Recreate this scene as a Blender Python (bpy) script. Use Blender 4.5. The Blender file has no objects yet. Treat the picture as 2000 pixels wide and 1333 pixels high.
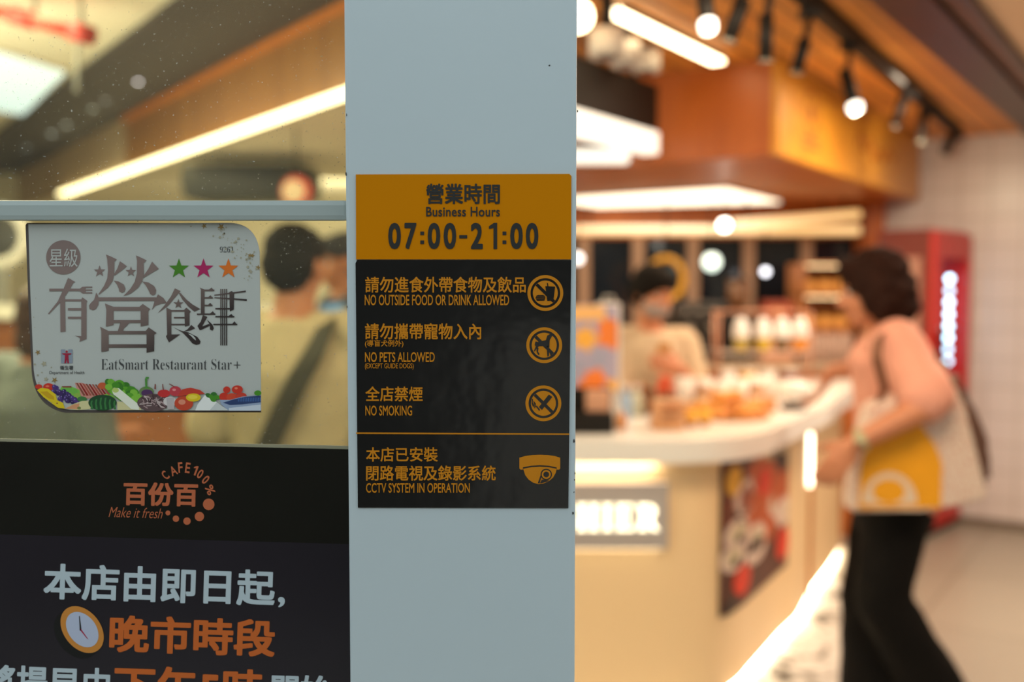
import bpy, bmesh, math, random
from mathutils import Vector, Matrix, noise
random.seed(7)
PI = math.pi
V = Vector
SC = bpy.context.scene
COL = SC.collection

# ------------------------------------------------------------------ camera
FPX = 1944.0                      # 35 mm lens on a 36 mm wide frame, 2000 px
EYE = 1.45
TANP = 0.054
PITCH = math.atan(TANP)
cam_data = bpy.data.cameras.new('camera')
cam_data.lens = 35.0
cam_data.sensor_width = 36.0
cam_data.clip_start = 0.02
cam_data.clip_end = 100
cam_data.dof.use_dof = True
cam_data.dof.focus_distance = 0.862
cam_data.dof.aperture_fstop = 2.35
cam = bpy.data.objects.new('camera', cam_data)
COL.objects.link(cam)
cam.location = (0, 0, EYE)
cam.rotation_euler = (PI / 2 - PITCH, 0, 0)
SC.camera = cam

# ------------------------------------------------------------------ view, world, main lamps and added fill
SC.view_settings.view_transform = 'Standard'
SC.view_settings.look = 'None'
SC.view_settings.exposure = 0.0
SC.view_settings.gamma = 1.0
SC.view_settings.use_curve_mapping = False
world = bpy.data.worlds.new('world')
SC.world = world
world.use_nodes = True
bg = world.node_tree.nodes['Background']
bg.inputs[0].default_value = (0.82, 0.95, 1.0, 1)
bg.inputs[1].default_value = 1.62
SC.cycles.max_bounces = 8
SC.cycles.transparent_max_bounces = 12
SC.cycles.sample_clamp_indirect = 6.0


def lamp(name, kind, loc, energy, color, size=0.3, size_y=None, target=None, spot=None, blend=0.4):
    d = bpy.data.lights.new(name, kind)
    d.energy = energy
    d.color = color
    if kind == 'AREA':
        d.shape = 'RECTANGLE' if size_y else 'DISK'
        d.size = size
        if size_y:
            d.size_y = size_y
    else:
        d.shadow_soft_size = size
    if kind == 'SPOT':
        d.spot_size = spot or 1.0
        d.spot_blend = blend
    o = bpy.data.objects.new(name, d)
    COL.objects.link(o)
    o.location = loc
    if target is not None:
        o.rotation_euler = (V(target) - V(loc)).to_track_quat('-Z', 'Y').to_euler()
    return o


WARM = (1.0, 0.66, 0.36)
SOFT = (1.0, 0.80, 0.56)
lamp('ceiling_area_light', 'AREA', (0.75, 4.75, 1.95), 15, (1.0, 0.74, 0.46), 1.4, 0.8)   # light panel above the counter
lamp('ceiling_area_light', 'AREA', (1.95, 4.0, 2.32), 44, (1.0, 0.78, 0.55), 0.8)          # added fill over the aisle, no fixtures
lamp('ceiling_area_light', 'AREA', (2.9, 3.4, 2.32), 26, (1.0, 0.82, 0.66), 0.8)
lamp('ceiling_area_light', 'AREA', (0.75, 1.95, 2.32), 38, (1.0, 0.76, 0.50), 0.9, None, (0.9, 3.3, 0.4))  # added fill that brightens the counter base
lamp('hall_fill_light', 'AREA', (-2.4, 3.9, 2.50), 60, (1.0, 0.90, 0.66), 1.4)             # added fill for the hall behind the glass, no fixtures
lamp('hall_fill_light', 'AREA', (-0.75, 1.9, 2.50), 19, (1.0, 0.90, 0.70), 0.8, None, (-0.7, 3.2, 1.2))
lamp('hall_fill_light', 'AREA', (-1.35, 7.2, 2.15), 70, (1.0, 0.91, 0.70), 1.2, None, (-1.6, 8.6, 1.2))  # added to brighten the back of the hall
lamp('hall_up_fill', 'AREA', (-2.9, 3.3, 1.7), 85, (1.0, 0.94, 0.76), 1.6, None, (-2.9, 3.4, 2.6))  # added upward fill without a fixture, brightens the hall ceiling

# ------------------------------------------------------------------ helpers
RIGHT = V((1, 0, 0))
UPV = V((0, math.sin(PITCH), math.cos(PITCH)))
FWD = V((0, math.cos(PITCH), -math.sin(PITCH)))
EYEV = V((0, 0, EYE))


def ray(u, v):
    return FWD + RIGHT * ((u - 1000) / FPX) + UPV * ((666.5 - v) / FPX)


def P(u, v, Y):                    # point of the upright plane at depth Y that the photo shows at (u, v)
    d = ray(u, v)
    return EYEV + d * (Y / d.y)


def G(u, v, z):                    # the same for a level plane at height z
    d = ray(u, v)
    return EYEV + d * ((z - EYE) / d.z)


def lin(c):
    c = c / 255.0
    return c / 12.92 if c <= 0.04045 else ((c + 0.055) / 1.055) ** 2.4


def rgb(r, g, b):
    return (lin(r), lin(g), lin(b))


def mat(name, col, rough=0.5, metal=0.0, emit=None, strength=0.0, vary=0.0, vscale=8.0, bump=0.0, bscale=40.0, spec=0.5):
    m = bpy.data.materials.new(name)
    m.use_nodes = True
    nt = m.node_tree
    b = nt.nodes['Principled BSDF']
    b.inputs['Base Color'].default_value = (*col, 1)
    b.inputs['Roughness'].default_value = rough
    b.inputs['Metallic'].default_value = metal
    b.inputs['Specular IOR Level'].default_value = spec
    if emit:
        b.inputs['Emission Color'].default_value = (*emit, 1)
        b.inputs['Emission Strength'].default_value = strength
    if vary > 0 or bump > 0:
        tc = nt.nodes.new('ShaderNodeTexCoord')
    if vary > 0:
        n = nt.nodes.new('ShaderNodeTexNoise')
        n.inputs['Scale'].default_value = vscale
        n.inputs['Detail'].default_value = 4
        nt.links.new(tc.outputs['Object'], n.inputs['Vector'])
        mx = nt.nodes.new('ShaderNodeMix')
        mx.data_type = 'RGBA'
        mx.inputs['A'].default_value = (*[c * (1 - vary) for c in col], 1)
        mx.inputs['B'].default_value = (*[min(1, c * (1 + vary)) for c in col], 1)
        nt.links.new(n.outputs['Fac'], mx.inputs['Factor'])
        nt.links.new(mx.outputs['Result'], b.inputs['Base Color'])
    if bump > 0:
        n2 = nt.nodes.new('ShaderNodeTexNoise')
        n2.inputs['Scale'].default_value = bscale
        n2.inputs['Detail'].default_value = 3
        nt.links.new(tc.outputs['Object'], n2.inputs['Vector'])
        bp = nt.nodes.new('ShaderNodeBump')
        bp.inputs['Strength'].default_value = bump
        bp.inputs['Distance'].default_value = 0.01
        nt.links.new(n2.outputs['Fac'], bp.inputs['Height'])
        nt.links.new(bp.outputs['Normal'], b.inputs['Normal'])
    return m


def mat_wood(name, c1, c2, axis='X', scale=3.0, rough=0.45, slat=0.0, ang=0.0):
    m = bpy.data.materials.new(name)
    m.use_nodes = True
    nt = m.node_tree
    b = nt.nodes['Principled BSDF']
    b.inputs['Roughness'].default_value = rough
    tc = nt.nodes.new('ShaderNodeTexCoord')
    mp = nt.nodes.new('ShaderNodeMapping')
    mp.inputs['Rotation'].default_value = (0, 0, ang)
    mp.inputs['Scale'].default_value = {'X': (0.6, 6, 6), 'Y': (6, 0.6, 6), 'Z': (6, 6, 0.6)}[axis]
    nt.links.new(tc.outputs['Object'], mp.inputs['Vector'])
    n = nt.nodes.new('ShaderNodeTexNoise')
    n.inputs['Scale'].default_value = scale
    n.inputs['Detail'].default_value = 6
    n.inputs['Distortion'].default_value = 0.6
    nt.links.new(mp.outputs[0], n.inputs['Vector'])
    r = nt.nodes.new('ShaderNodeValToRGB')
    r.color_ramp.elements[0].position = 0.3
    r.color_ramp.elements[0].color = (*c1, 1)
    r.color_ramp.elements[1].position = 0.7
    r.color_ramp.elements[1].color = (*c2, 1)
    nt.links.new(n.outputs['Fac'], r.inputs[0])
    out = r.outputs[0]
    if slat > 0:                   # narrow board joints
        mp2 = nt.nodes.new('ShaderNodeMapping')
        mp2.inputs['Rotation'].default_value = (0, 0, ang)
        nt.links.new(tc.outputs['Object'], mp2.inputs['Vector'])
        w = nt.nodes.new('ShaderNodeTexWave')
        w.inputs['Scale'].default_value = 1.0 / slat * 0.314
        w.bands_direction = 'Y'
        nt.links.new(mp2.outputs[0], w.inputs['Vector'])
        r2 = nt.nodes.new('ShaderNodeValToRGB')
        r2.color_ramp.elements[0].position = 0.0
        r2.color_ramp.elements[0].color = (0.35, 0.35, 0.35, 1)
        r2.color_ramp.elements[1].position = 0.16
        r2.color_ramp.elements[1].color = (1, 1, 1, 1)
        nt.links.new(w.outputs['Fac'], r2.inputs[0])
        mx = nt.nodes.new('ShaderNodeMix')
        mx.data_type = 'RGBA'
        mx.blend_type = 'MULTIPLY'
        mx.inputs['Factor'].default_value = 1
        nt.links.new(out, mx.inputs['A'])
        nt.links.new(r2.outputs[0], mx.inputs['B'])
        out = mx.outputs['Result']
    nt.links.new(out, b.inputs['Base Color'])
    return m


def mat_grid(name, col, joint, size, width=0.02, rough=0.35, vertical=True, offset=0.0, vary=0.1):
    m = bpy.data.materials.new(name)
    m.use_nodes = True
    nt = m.node_tree
    b = nt.nodes['Principled BSDF']
    b.inputs['Roughness'].default_value = rough
    tc = nt.nodes.new('ShaderNodeTexCoord')
    src = tc.outputs['Object']
    if vertical:
        s = nt.nodes.new('ShaderNodeSeparateXYZ')
        c = nt.nodes.new('ShaderNodeCombineXYZ')
        nt.links.new(src, s.inputs[0])
        nt.links.new(s.outputs['X'], c.inputs['X'])
        nt.links.new(s.outputs['Z'], c.inputs['Y'])
        src = c.outputs[0]
    br = nt.nodes.new('ShaderNodeTexBrick')
    br.offset = offset
    br.inputs['Scale'].default_value = 1
    br.inputs['Brick Width'].default_value = size[0]
    br.inputs['Row Height'].default_value = size[1]
    br.inputs['Mortar Size'].default_value = width
    br.inputs['Mortar Smooth'].default_value = 0.2
    br.inputs['Color1'].default_value = (*col, 1)
    br.inputs['Color2'].default_value = (*[c * (1 - vary) for c in col], 1)
    br.inputs['Mortar'].default_value = (*joint, 1)
    nt.links.new(src, br.inputs['Vector'])
    nt.links.new(br.outputs['Color'], b.inputs['Base Color'])
    bp = nt.nodes.new('ShaderNodeBump')
    bp.inputs['Strength'].default_value = 0.3
    bp.inputs['Distance'].default_value = 0.004
    bp.invert = True
    nt.links.new(br.outputs['Fac'], bp.inputs['Height'])
    nt.links.new(bp.outputs['Normal'], b.inputs['Normal'])
    return m


def mat_emit(name, col, strength):
    return mat(name, (0.8, 0.8, 0.8), 0.4, emit=col, strength=strength)


# ---- mesh building: every function adds a shape to a bmesh, world coordinates
def newbm():
    return bmesh.new()


def quadface(bm, pts, mi=0):
    f = bm.faces.new([bm.verts.new(p) for p in pts])
    f.material_index = mi
    return f


def box(bm, lo, hi, mi=0, bev=0.0, M=None):
    t = bmesh.new()
    bmesh.ops.create_cube(t, size=1)
    for vv in t.verts:
        vv.co = V(((lo[i] + hi[i]) / 2 + vv.co[i] * (hi[i] - lo[i]) for i in range(3)))
    if bev > 0:
        bmesh.ops.bevel(t, geom=t.edges[:], offset=bev, segments=2, affect='EDGES', profile=0.7)
    merge(bm, t, mi, M)


def merge(bm, t, mi=None, M=None):
    vm = {}
    for vv in t.verts:
        vm[vv] = bm.verts.new(M @ vv.co if M is not None else vv.co)
    for f in t.faces:
        try:
            nf = bm.faces.new([vm[x] for x in f.verts])
        except ValueError:
            continue
        nf.material_index = f.material_index if mi is None else mi
        nf.smooth = f.smooth
    t.free()


def frame_z(d):                    # rotation matrix whose z axis is d
    return V(d).to_track_quat('Z', 'Y').to_matrix().to_4x4()


def cyl(bm, a, b, r, r2=None, mi=0, n=20, cap=True):
    a, b = V(a), V(b)
    r2 = r if r2 is None else r2
    M = Matrix.Translation(a) @ frame_z(b - a)
    h = (b - a).length
    lo = [bm.verts.new(M @ V((r * math.cos(2 * PI * k / n), r * math.sin(2 * PI * k / n), 0))) for k in range(n)]
    hi = [bm.verts.new(M @ V((r2 * math.cos(2 * PI * k / n), r2 * math.sin(2 * PI * k / n), h))) for k in range(n)]
    for k in range(n):
        f = bm.faces.new([lo[k], lo[(k + 1) % n], hi[(k + 1) % n], hi[k]])
        f.material_index = mi
        f.smooth = True
    if cap:
        for ring in (lo[::-1], hi):
            f = bm.faces.new(ring)
            f.material_index = mi


def ell(bm, c, r, M=None, mi=0, seg=20, rings=12):
    t = bmesh.new()
    bmesh.ops.create_uvsphere(t, u_segments=seg, v_segments=rings, radius=1)
    S = Matrix.Diagonal((*(r if hasattr(r, '__len__') else (r, r, r)), 1))
    MM = Matrix.Translation(V(c)) @ (M if M is not None else Matrix.Identity(4)) @ S
    for f in t.faces:
        f.smooth = True
    merge(bm, t, mi, MM)


def lathe(bm, prof, c, mi=0, n=28, M=None):    # prof: (radius, height) pairs; closed where radius 0
    M = Matrix.Translation(V(c)) @ (M if M is not None else Matrix.Identity(4))
    prev = None
    for (r, h) in prof:
        if r <= 1e-6:
            ring = [bm.verts.new(M @ V((0, 0, h)))]
        else:
            ring = [bm.verts.new(M @ V((r * math.cos(2 * PI * k / n), r * math.sin(2 * PI * k / n), h))) for k in range(n)]
        if prev is not None:
            for k in range(n):
                a = prev[k % len(prev)], prev[(k + 1) % len(prev)]
                b = ring[(k + 1) % len(ring)], ring[k % len(ring)]
                vs = []
                for x in (*a, *b):
                    if x not in vs:
                        vs.append(x)
                if len(vs) > 2:
                    f = bm.faces.new(vs)
                    f.smooth = True
                    f.material_index = mi
        prev = ring


def prism(bm, pts, z0, z1, mi=0):  # level outline extruded upward
    n = len(pts)
    lo = [bm.verts.new((p[0], p[1], z0)) for p in pts]
    hi = [bm.verts.new((p[0], p[1], z1)) for p in pts]
    for k in range(n):
        f = bm.faces.new([lo[k], lo[(k + 1) % n], hi[(k + 1) % n], hi[k]])
        f.material_index = mi
    f = bm.faces.new(hi)
    f.material_index = mi
    f = bm.faces.new(lo[::-1])
    f.material_index = mi


def tube(bm, pts, rad, mi=0, n=10):
    pts = [V(p) for p in pts]
    rads = rad if hasattr(rad, '__len__') else [rad] * len(pts)
    prev = None
    for i, p in enumerate(pts):
        d = (pts[min(i + 1, len(pts) - 1)] - pts[max(i - 1, 0)]).normalized()
        q = frame_z(d)
        ring = [bm.verts.new(p + q @ V((rads[i] * math.cos(2 * PI * k / n), rads[i] * math.sin(2 * PI * k / n), 0))) for k in range(n)]
        if prev:
            best = min(range(n), key=lambda s: (ring[s].co - prev[0].co).length)
            ring = ring[best:] + ring[:best]
            for k in range(n):
                f = bm.faces.new([prev[k], prev[(k + 1) % n], ring[(k + 1) % n], ring[k]])
                f.smooth = True
                f.material_index = mi
        else:
            f = bm.faces.new(ring[::-1])
            f.material_index = mi
        prev = ring
    f = bm.faces.new(prev)
    f.material_index = mi


def strap(bm, pts, width, thick, side, mi=0):   # flat band along pts; side = direction of its width
    prev = None
    pts = [V(p) for p in pts]
    for i, p in enumerate(pts):
        d = (pts[min(i + 1, len(pts) - 1)] - pts[max(i - 1, 0)]).normalized()
        s = V(side[i]) if isinstance(side, list) else V(side)
        s = (s - d * s.dot(d)).normalized()
        nn = d.cross(s)
        ring = [bm.verts.new(p + s * a * width / 2 + nn * b * thick / 2) for a, b in ((-1, -1), (1, -1), (1, 1), (-1, 1))]
        if prev:
            for k in range(4):
                f = bm.faces.new([prev[k], prev[(k + 1) % 4], ring[(k + 1) % 4], ring[k]])
                f.material_index = mi
        else:
            bm.faces.new(ring[::-1]).material_index = mi
        prev = ring
    bm.faces.new(prev).material_index = mi


def obj(name, bm, m, parent=None, loc=None, fixn=True):
    """one mesh object; vertices are in world coordinates, the origin goes to loc (a root) or to the root's place"""
    me = bpy.data.meshes.new(name)
    root = parent
    while root is not None and root.parent is not None:
        root = root.parent
    origin = root.location.copy() if root is not None else V(loc if loc is not None else (0, 0, 0))
    if fixn:
        bmesh.ops.recalc_face_normals(bm, faces=bm.faces[:])
    for vv in bm.verts:
        vv.co -= origin
    bm.to_mesh(me)
    bm.free()
    for x in (m if isinstance(m, (list, tuple)) else [m]):
        me.materials.append(x)
    o = bpy.data.objects.new(name, me)
    COL.objects.link(o)
    if parent is not None:
        o.parent = parent
    else:
        o.location = origin
    return o


def tag(o, label, cat, group=None, kind=None):
    o['label'] = label
    o['category'] = cat
    if group:
        o['group'] = group
    if kind:
        o['kind'] = kind
    return o


def thing(name, label, cat, loc, group=None):
    o = bpy.data.objects.new(name, None)
    o.empty_display_size = 0.05
    COL.objects.link(o)
    o.location = loc
    return tag(o, label, cat, group)


def struct(name, bm, m, loc=None, label=None, cat=None, parent=None):
    o = obj(name, bm, m, parent, loc)
    if parent is None:
        tag(o, label or name.replace('_', ' '), cat or name.split('_')[0], kind='structure')
    return o


def copy_tree(root, loc, label=None):
    r = root.copy()
    COL.objects.link(r)
    r.location = loc
    if label:
        r['label'] = label
    for ch in list(root.children):
        c = ch.copy()
        COL.objects.link(c)
        c.parent = r
        for g in ch.children:
            d = g.copy()
            COL.objects.link(d)
            d.parent = c
    return r


# ---- flat print work: coordinates of the photograph turned onto the upright plane of the sign
def flat(bm, pts, Y, mi=0):
    quadface(bm, [P(u, v, Y) for (u, v) in pts], mi)


def disc2(u, v, r, ry=None, n=36, a0=0.0, a1=2 * PI, rot=0.0):
    ry = ry or r
    out = []
    for k in range(n if a1 - a0 > 6.28 else n + 1):
        a = a0 + (a1 - a0) * k / n
        x, y = r * math.cos(a), ry * math.sin(a)
        out.append((u + x * math.cos(rot) - y * math.sin(rot), v + x * math.sin(rot) + y * math.cos(rot)))
    return out


def ringflat(bm, u, v, r0, r1, Y, mi=0, n=48):
    a, b = disc2(u, v, r0, n=n), disc2(u, v, r1, n=n)
    for k in range(n):
        flat(bm, [a[k], a[(k + 1) % n], b[(k + 1) % n], b[k]], Y, mi)


def star2(u, v, r, k=0.4, rot=0.0, n=5):
    return [(u + (r if i % 2 == 0 else r * k) * math.sin(i * PI / n + rot), v - (r if i % 2 == 0 else r * k) * math.cos(i * PI / n + rot)) for i in range(2 * n)]


def rrect2(u0, v0, u1, v1, rad):   # rad: four radii, top-left, top-right, bottom-right, bottom-left
    out = []
    for (cx, cy, sx, sy, r, a) in ((u0, v0, 1, 1, rad[0], PI), (u1, v0, -1, 1, rad[1], 1.5 * PI), (u1, v1, -1, -1, rad[2], 0), (u0, v1, 1, -1, rad[3], 0.5 * PI)):
        if r <= 0:
            out.append((cx, cy))
        else:
            for k in range(9):
                t = a + k * PI / 16
                out.append((cx + sx * r + r * math.cos(t), cy + sy * r + r * math.sin(t)))
    return out


def slab2(bm, pts, Y0, Y1, mi=0):  # a thin plate: outline in the plane Y0, extruded back to Y1
    a = [bm.verts.new(P(u, v, Y0)) for (u, v) in pts]
    b = [bm.verts.new(vv.co + V((0, Y1 - Y0, 0))) for vv in a]
    n = len(pts)
    bm.faces.new(a).material_index = mi
    bm.faces.new(b[::-1]).material_index = mi
    for k in range(n):
        bm.faces.new([a[k], a[(k + 1) % n], b[(k + 1) % n], b[k]]).material_index = mi


def glyphs(s, weight=0.0, shear=0.0, spacing=1.0):
    """outline mesh of a line of text with its box: (verts, faces, x0, x1, y0, y1)"""
    c = bpy.data.curves.new('lettering', 'FONT')
    c.body = s
    c.offset = weight
    c.resolution_u = 4
    c.shear = shear
    c.space_character = spacing
    o = bpy.data.objects.new('lettering', c)
    COL.objects.link(o)
    dg = bpy.context.evaluated_depsgraph_get()
    me = bpy.data.meshes.new_from_object(o.evaluated_get(dg))
    vs = [vv.co.copy() for vv in me.vertices]
    fs = [tuple(p.vertices) for p in me.polygons]
    bpy.data.objects.remove(o)
    bpy.data.curves.remove(c)
    bpy.data.meshes.remove(me)
    xs = [p.x for p in vs]
    ys = [p.y for p in vs]
    return vs, fs, min(xs), max(xs), min(ys), max(ys)


def text(bm, s, bx, Y, mi=0, weight=0.0, rot=0.0, shear=0.0, spacing=1.0):
    """text fitted to the box bx = (u0, v0, u1, v1) of the plane at depth Y, turned by rot (clockwise, about the box centre);
    a positive weight thickens the strokes by laying shifted outlines over each other, a negative one thins the outline"""
    vs, fs, x0, x1, y0, y1 = glyphs(s, min(weight, 0.0), shear, spacing)
    w = max(weight, 0.0)
    x0, x1, y0, y1 = x0 - w, x1 + w, y0 - w, y1 + w
    u0, v0, u1, v1 = bx
    cu, cv = (u0 + u1) / 2, (v0 + v1) / 2
    kx, ky = (u1 - u0) / (x1 - x0), (v1 - v0) / (y1 - y0)
    shifts = [(0, 0)]
    if w:
        shifts += [(w * math.cos(k * PI / 4) * (1.0 if k % 2 == 0 else 1.25), w * math.sin(k * PI / 4) * (1.0 if k % 2 == 0 else 1.25)) for k in range(8)]
    for i, (sx_, sy_) in enumerate(shifts):
        nv = []
        for p in vs:
            u = u0 + (p.x + sx_ - x0) * kx
            v = v1 - (p.y + sy_ - y0) * ky
            du, dv = u - cu, v - cv
            u = cu + du * math.cos(rot) - dv * math.sin(rot)
            v = cv + du * math.sin(rot) + dv * math.cos(rot)
            nv.append(bm.verts.new(P(u, v, Y - i * 4e-6)))
        for f in fs:
            try:
                bm.faces.new([nv[i_] for i_ in f]).material_index = mi
            except ValueError:
                pass


def figure_one(bm, u0, v0, u1, v1, Y, mi=0, t=0.36, rot=0.0):   # the numeral 1 with its flag
    w = u1 - u0
    s = w * 0.44
    pts = [(u1, v0), (u1, v1), (u1 - s, v1), (u1 - s, v0 + w * 0.62), (u0, v0 + w * 0.75), (u0, v0 + w * 0.42), (u1 - s * 0.9, v0)]
    cu, cv = (u0 + u1) / 2, (v0 + v1) / 2
    flat(bm, [(cu + (a - cu) * math.cos(rot) - (b - cv) * math.sin(rot), cv + (a - cu) * math.sin(rot) + (b - cv) * math.cos(rot)) for a, b in pts], Y, mi)


def serif(s):                      # the serif alphabet of the mathematical block
    out = ''
    for ch in s:
        if 'A' <= ch <= 'Z':
            out += chr(0x1D400 + ord(ch) - 65)
        elif 'a' <= ch <= 'z':
            out += chr(0x1D41A + ord(ch) - 97)
        elif '0' <= ch <= '9':
            out += chr(0x1D7CE + ord(ch) - 48)
        else:
            out += ch
    return out

# ------------------------------------------------------------------ front: pillar, glass, signs
YP = 0.855                                     # front face of the pillar
YG = 0.885                                     # front face of the glass
pillar_m = mat('painted_steel', (0.55, 0.62, 0.64), 0.42, vary=0.05, vscale=3, bump=0.03, bscale=25)
chip_m = mat('bare_chip', (0.05, 0.05, 0.05), 0.7)
bm = newbm()
box(bm, (P(677.5, 667, YP).x, YP, 0.0), (P(1125, 667, YP).x, YP + 0.12, 2.75), 0, 0.003)
for (u, v, a, b) in ((1121, 862, 2.5, 4), (1123, 925, 1, 3), (1122, 938, 1, 2), (1119, 1003, 2, 3), (676, 340, 1.5, 4), (677, 225, 1, 3),
                     (1073, 128, 2, 1.5), (1128, 217, 1.5, 3), (1121, 962, 1, 2), (678, 600, 1, 3)):
    flat(bm, [(u + a * math.cos(t) * (0.7 + 0.5 * random.random()), v + b * math.sin(t) * (0.7 + 0.5 * random.random())) for t in [k * PI / 4 for k in range(8)]], YP - 0.0003, 1)
struct('trim_1', bm, [pillar_m, chip_m], None, 'pale grey-blue painted steel pillar carrying the opening hours sign', 'pillar')

# glass with light dust, and the grey rail across it
gm = bpy.data.materials.new('dusty_glass')
gm.use_nodes = True
nt = gm.node_tree
nt.nodes.remove(nt.nodes['Principled BSDF'])
outn = nt.nodes['Material Output']
tr = nt.nodes.new('ShaderNodeBsdfTransparent')
tr.inputs[0].default_value = (0.93, 0.94, 0.84, 1)
gl = nt.nodes.new('ShaderNodeBsdfGlossy')
gl.inputs['Roughness'].default_value = 0.02
df = nt.nodes.new('ShaderNodeBsdfDiffuse')
df.inputs[0].default_value = (0.7, 0.7, 0.62, 1)
fr = nt.nodes.new('ShaderNodeFresnel')
fr.inputs[0].default_value = 1.45
m1 = nt.nodes.new('ShaderNodeMixShader')
m2 = nt.nodes.new('ShaderNodeMixShader')
tc = nt.nodes.new('ShaderNodeTexCoord')
n1 = nt.nodes.new('ShaderNodeTexNoise')
n1.inputs['Scale'].default_value = 420
n1.inputs['Detail'].default_value = 1
r1 = nt.nodes.new('ShaderNodeValToRGB')
r1.color_ramp.elements[0].position = 0.70
r1.color_ramp.elements[0].color = (0.03, 0.03, 0.03, 1)
r1.color_ramp.elements[1].position = 0.80
r1.color_ramp.elements[1].color = (0.45, 0.45, 0.45, 1)
nt.links.new(tc.outputs['Object'], n1.inputs['Vector'])
nt.links.new(n1.outputs['Fac'], r1.inputs[0])
nt.links.new(fr.outputs[0], m1.inputs[0])
nt.links.new(tr.outputs[0], m1.inputs[1])
nt.links.new(gl.outputs[0], m1.inputs[2])
nt.links.new(r1.outputs[0], m2.inputs[0])
nt.links.new(m1.outputs[0], m2.inputs[1])
nt.links.new(df.outputs[0], m2.inputs[2])
nt.links.new(m2.outputs[0], outn.inputs[0])
bm = newbm()
box(bm, (-1.35, YG, 0.08), (P(677.5, 667, YP).x + 0.004, YG + 0.006, 2.6))
win = struct('window_1', bm, gm, None, 'dusty glass pane beside the pillar', 'window')
rail_m = mat('rail_paint', (0.40, 0.45, 0.43), 0.35, vary=0.06, vscale=5)
bm = newbm()
zt, zb = P(300, 391, 0.875).z, P(300, 431, 0.875).z
box(bm, (-1.35, 0.875, zb), (P(677.5, 667, YP).x - 0.0005, 0.8845, zt), 0, 0.0045)
struct('window_rail', bm, rail_m, parent=win)

INK = mat('dark_ink', (0.018, 0.018, 0.016), 0.45)
YELLOW = mat('yellow_vinyl', (0.60, 0.205, 0.0), 0.4, vary=0.04, vscale=6, bump=0.02, bscale=30, spec=0.1)
BLACKV = mat('black_vinyl', (0.012, 0.011, 0.010), 0.16, vary=0.2, vscale=5, bump=0.14, bscale=16)
ORANGE = mat('orange_ink', (0.60, 0.215, 0.008), 0.45, spec=0.25)

r_ = thing('hours_sign', 'yellow sticker with dark opening hours on the grey pillar', 'sign', P(905, 507, YP))
bm = newbm()
slab2(bm, [(695, 341), (1112, 340), (1116, 344), (1115.5, 507), (695.5, 507)], YP - 0.0012, YP)
obj('sticker', bm, YELLOW, r_)
Y = YP - 0.0016
bm = newbm()
text(bm, '營業時間', (832.3, 359, 976.4, 399), Y, 0, 0.022)
obj('chinese_lettering', bm, INK, r_)
bm = newbm()
text(bm, 'Business Hours', (832.3, 404.2, 976.4, 423.3), Y, 0, 0.018, spacing=1.06)
obj('english_lettering', bm, INK, r_)
bm = newbm()
dig = [(758.3, 783, '0'), (790, 813.5, '7'), (835.5, 860, '0'), (866.5, 891, '0'), (919.5, 943, '2'), (955, 971, '1'), (996.5, 1021, '0'), (1027, 1051.5, '0')]
for (a, b, ch) in dig:
    if ch == '1':
        figure_one(bm, a, 435.6, b, 487, Y)
    else:
        text(bm, ch, (a, 435.6, b, 487), Y, 0, 0.03)
for a in (821, 981.5):
    for b in (452.5, 470):
        flat(bm, [(a, b), (a + 7.5, b), (a + 7.5, b + 7), (a, b + 7)], Y)
flat(bm, [(897, 459.5), (912.5, 459.5), (912.5, 466), (897, 466)], Y)
obj('hours_lettering', bm, INK, r_)

r_ = thing('rules_sign', 'black sticker with orange house rules and ban symbols under the yellow hours sticker', 'sign', P(905, 993, YP))
bm = newbm()
slab2(bm, [(698, 508), (1115.5, 508.5), (1110, 993), (699, 992), (694.5, 514)], YP - 0.001, YP)
obj('sticker', bm, BLACKV, r_)
Y = YP - 0.0014
for nm, s, bx, w in (
        ('no_food_chinese', '請勿進食外帶食物及飲品', (713.2, 540.7, 1027, 572), 0.016),
        ('no_food_english', 'NO OUTSIDE FOOD OR DRINK ALLOWED', (712.4, 576, 994.3, 596.8), 0.012),
        ('no_pets_chinese', '請勿攜帶寵物入內', (712.8, 631.7, 939.9, 663.3), 0.016),
        ('no_pets_small_chinese', '(導盲犬例外)', (712.8, 664.2, 788, 679.4), 0.012),
        ('no_pets_english', 'NO PETS ALLOWED', (712.8, 688.2, 849.1, 707.8), 0.012),
        ('no_pets_small_english', '(EXCEPT GUIDE DOGS)', (712.8, 710, 807.9, 723), 0.008),
        ('no_smoking_chinese', '全店禁煙', (713.7, 755.2, 825.7, 784.5), 0.016),
        ('no_smoking_english', 'NO SMOKING', (713.7, 792.7, 805, 812.3), 0.012),
        ('camera_chinese', '本店已安裝', (715, 874, 855, 902.4), 0.016),
        ('camera_long_chinese', '閉路電視及錄影系統', (715, 909.7, 968.3, 939.6), 0.016),
        ('camera_english', 'CCTV SYSTEM IN OPERATION', (715, 944, 917.6, 963), 0.012)):
    bm = newbm()
    text(bm, s, bx, Y, 0, w)
    obj(nm + '_lettering', bm, ORANGE, r_)
bm = newbm()
flat(bm, [(695.5, 845), (1112, 847.2), (1112, 850), (695.5, 848)], Y)
obj('divider_line', bm, ORANGE, r_)


def symbol(name, u, v, shapes):
    bm = newbm()
    ringflat(bm, u, v, 29, 35, Y, 0)
    flat(bm, disc2(u, v, 24.4, n=48), Y, 0)
    ca, sa = math.cos(PI / 4), math.sin(PI / 4)
    h = 3.0
    flat(bm, [(u - 24 * ca - h * sa, v - 24 * sa + h * ca), (u - 24 * ca + h * sa, v - 24 * sa - h * ca),
              (u + 24 * ca + h * sa, v + 24 * sa - h * ca), (u + 24 * ca - h * sa, v + 24 * sa + h * ca)], Y - 0.0002, 1)
    for s in shapes:
        flat(bm, s, Y - 0.0003, 1)
    obj(name, bm, [ORANGE, BLACKV], r_)


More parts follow.
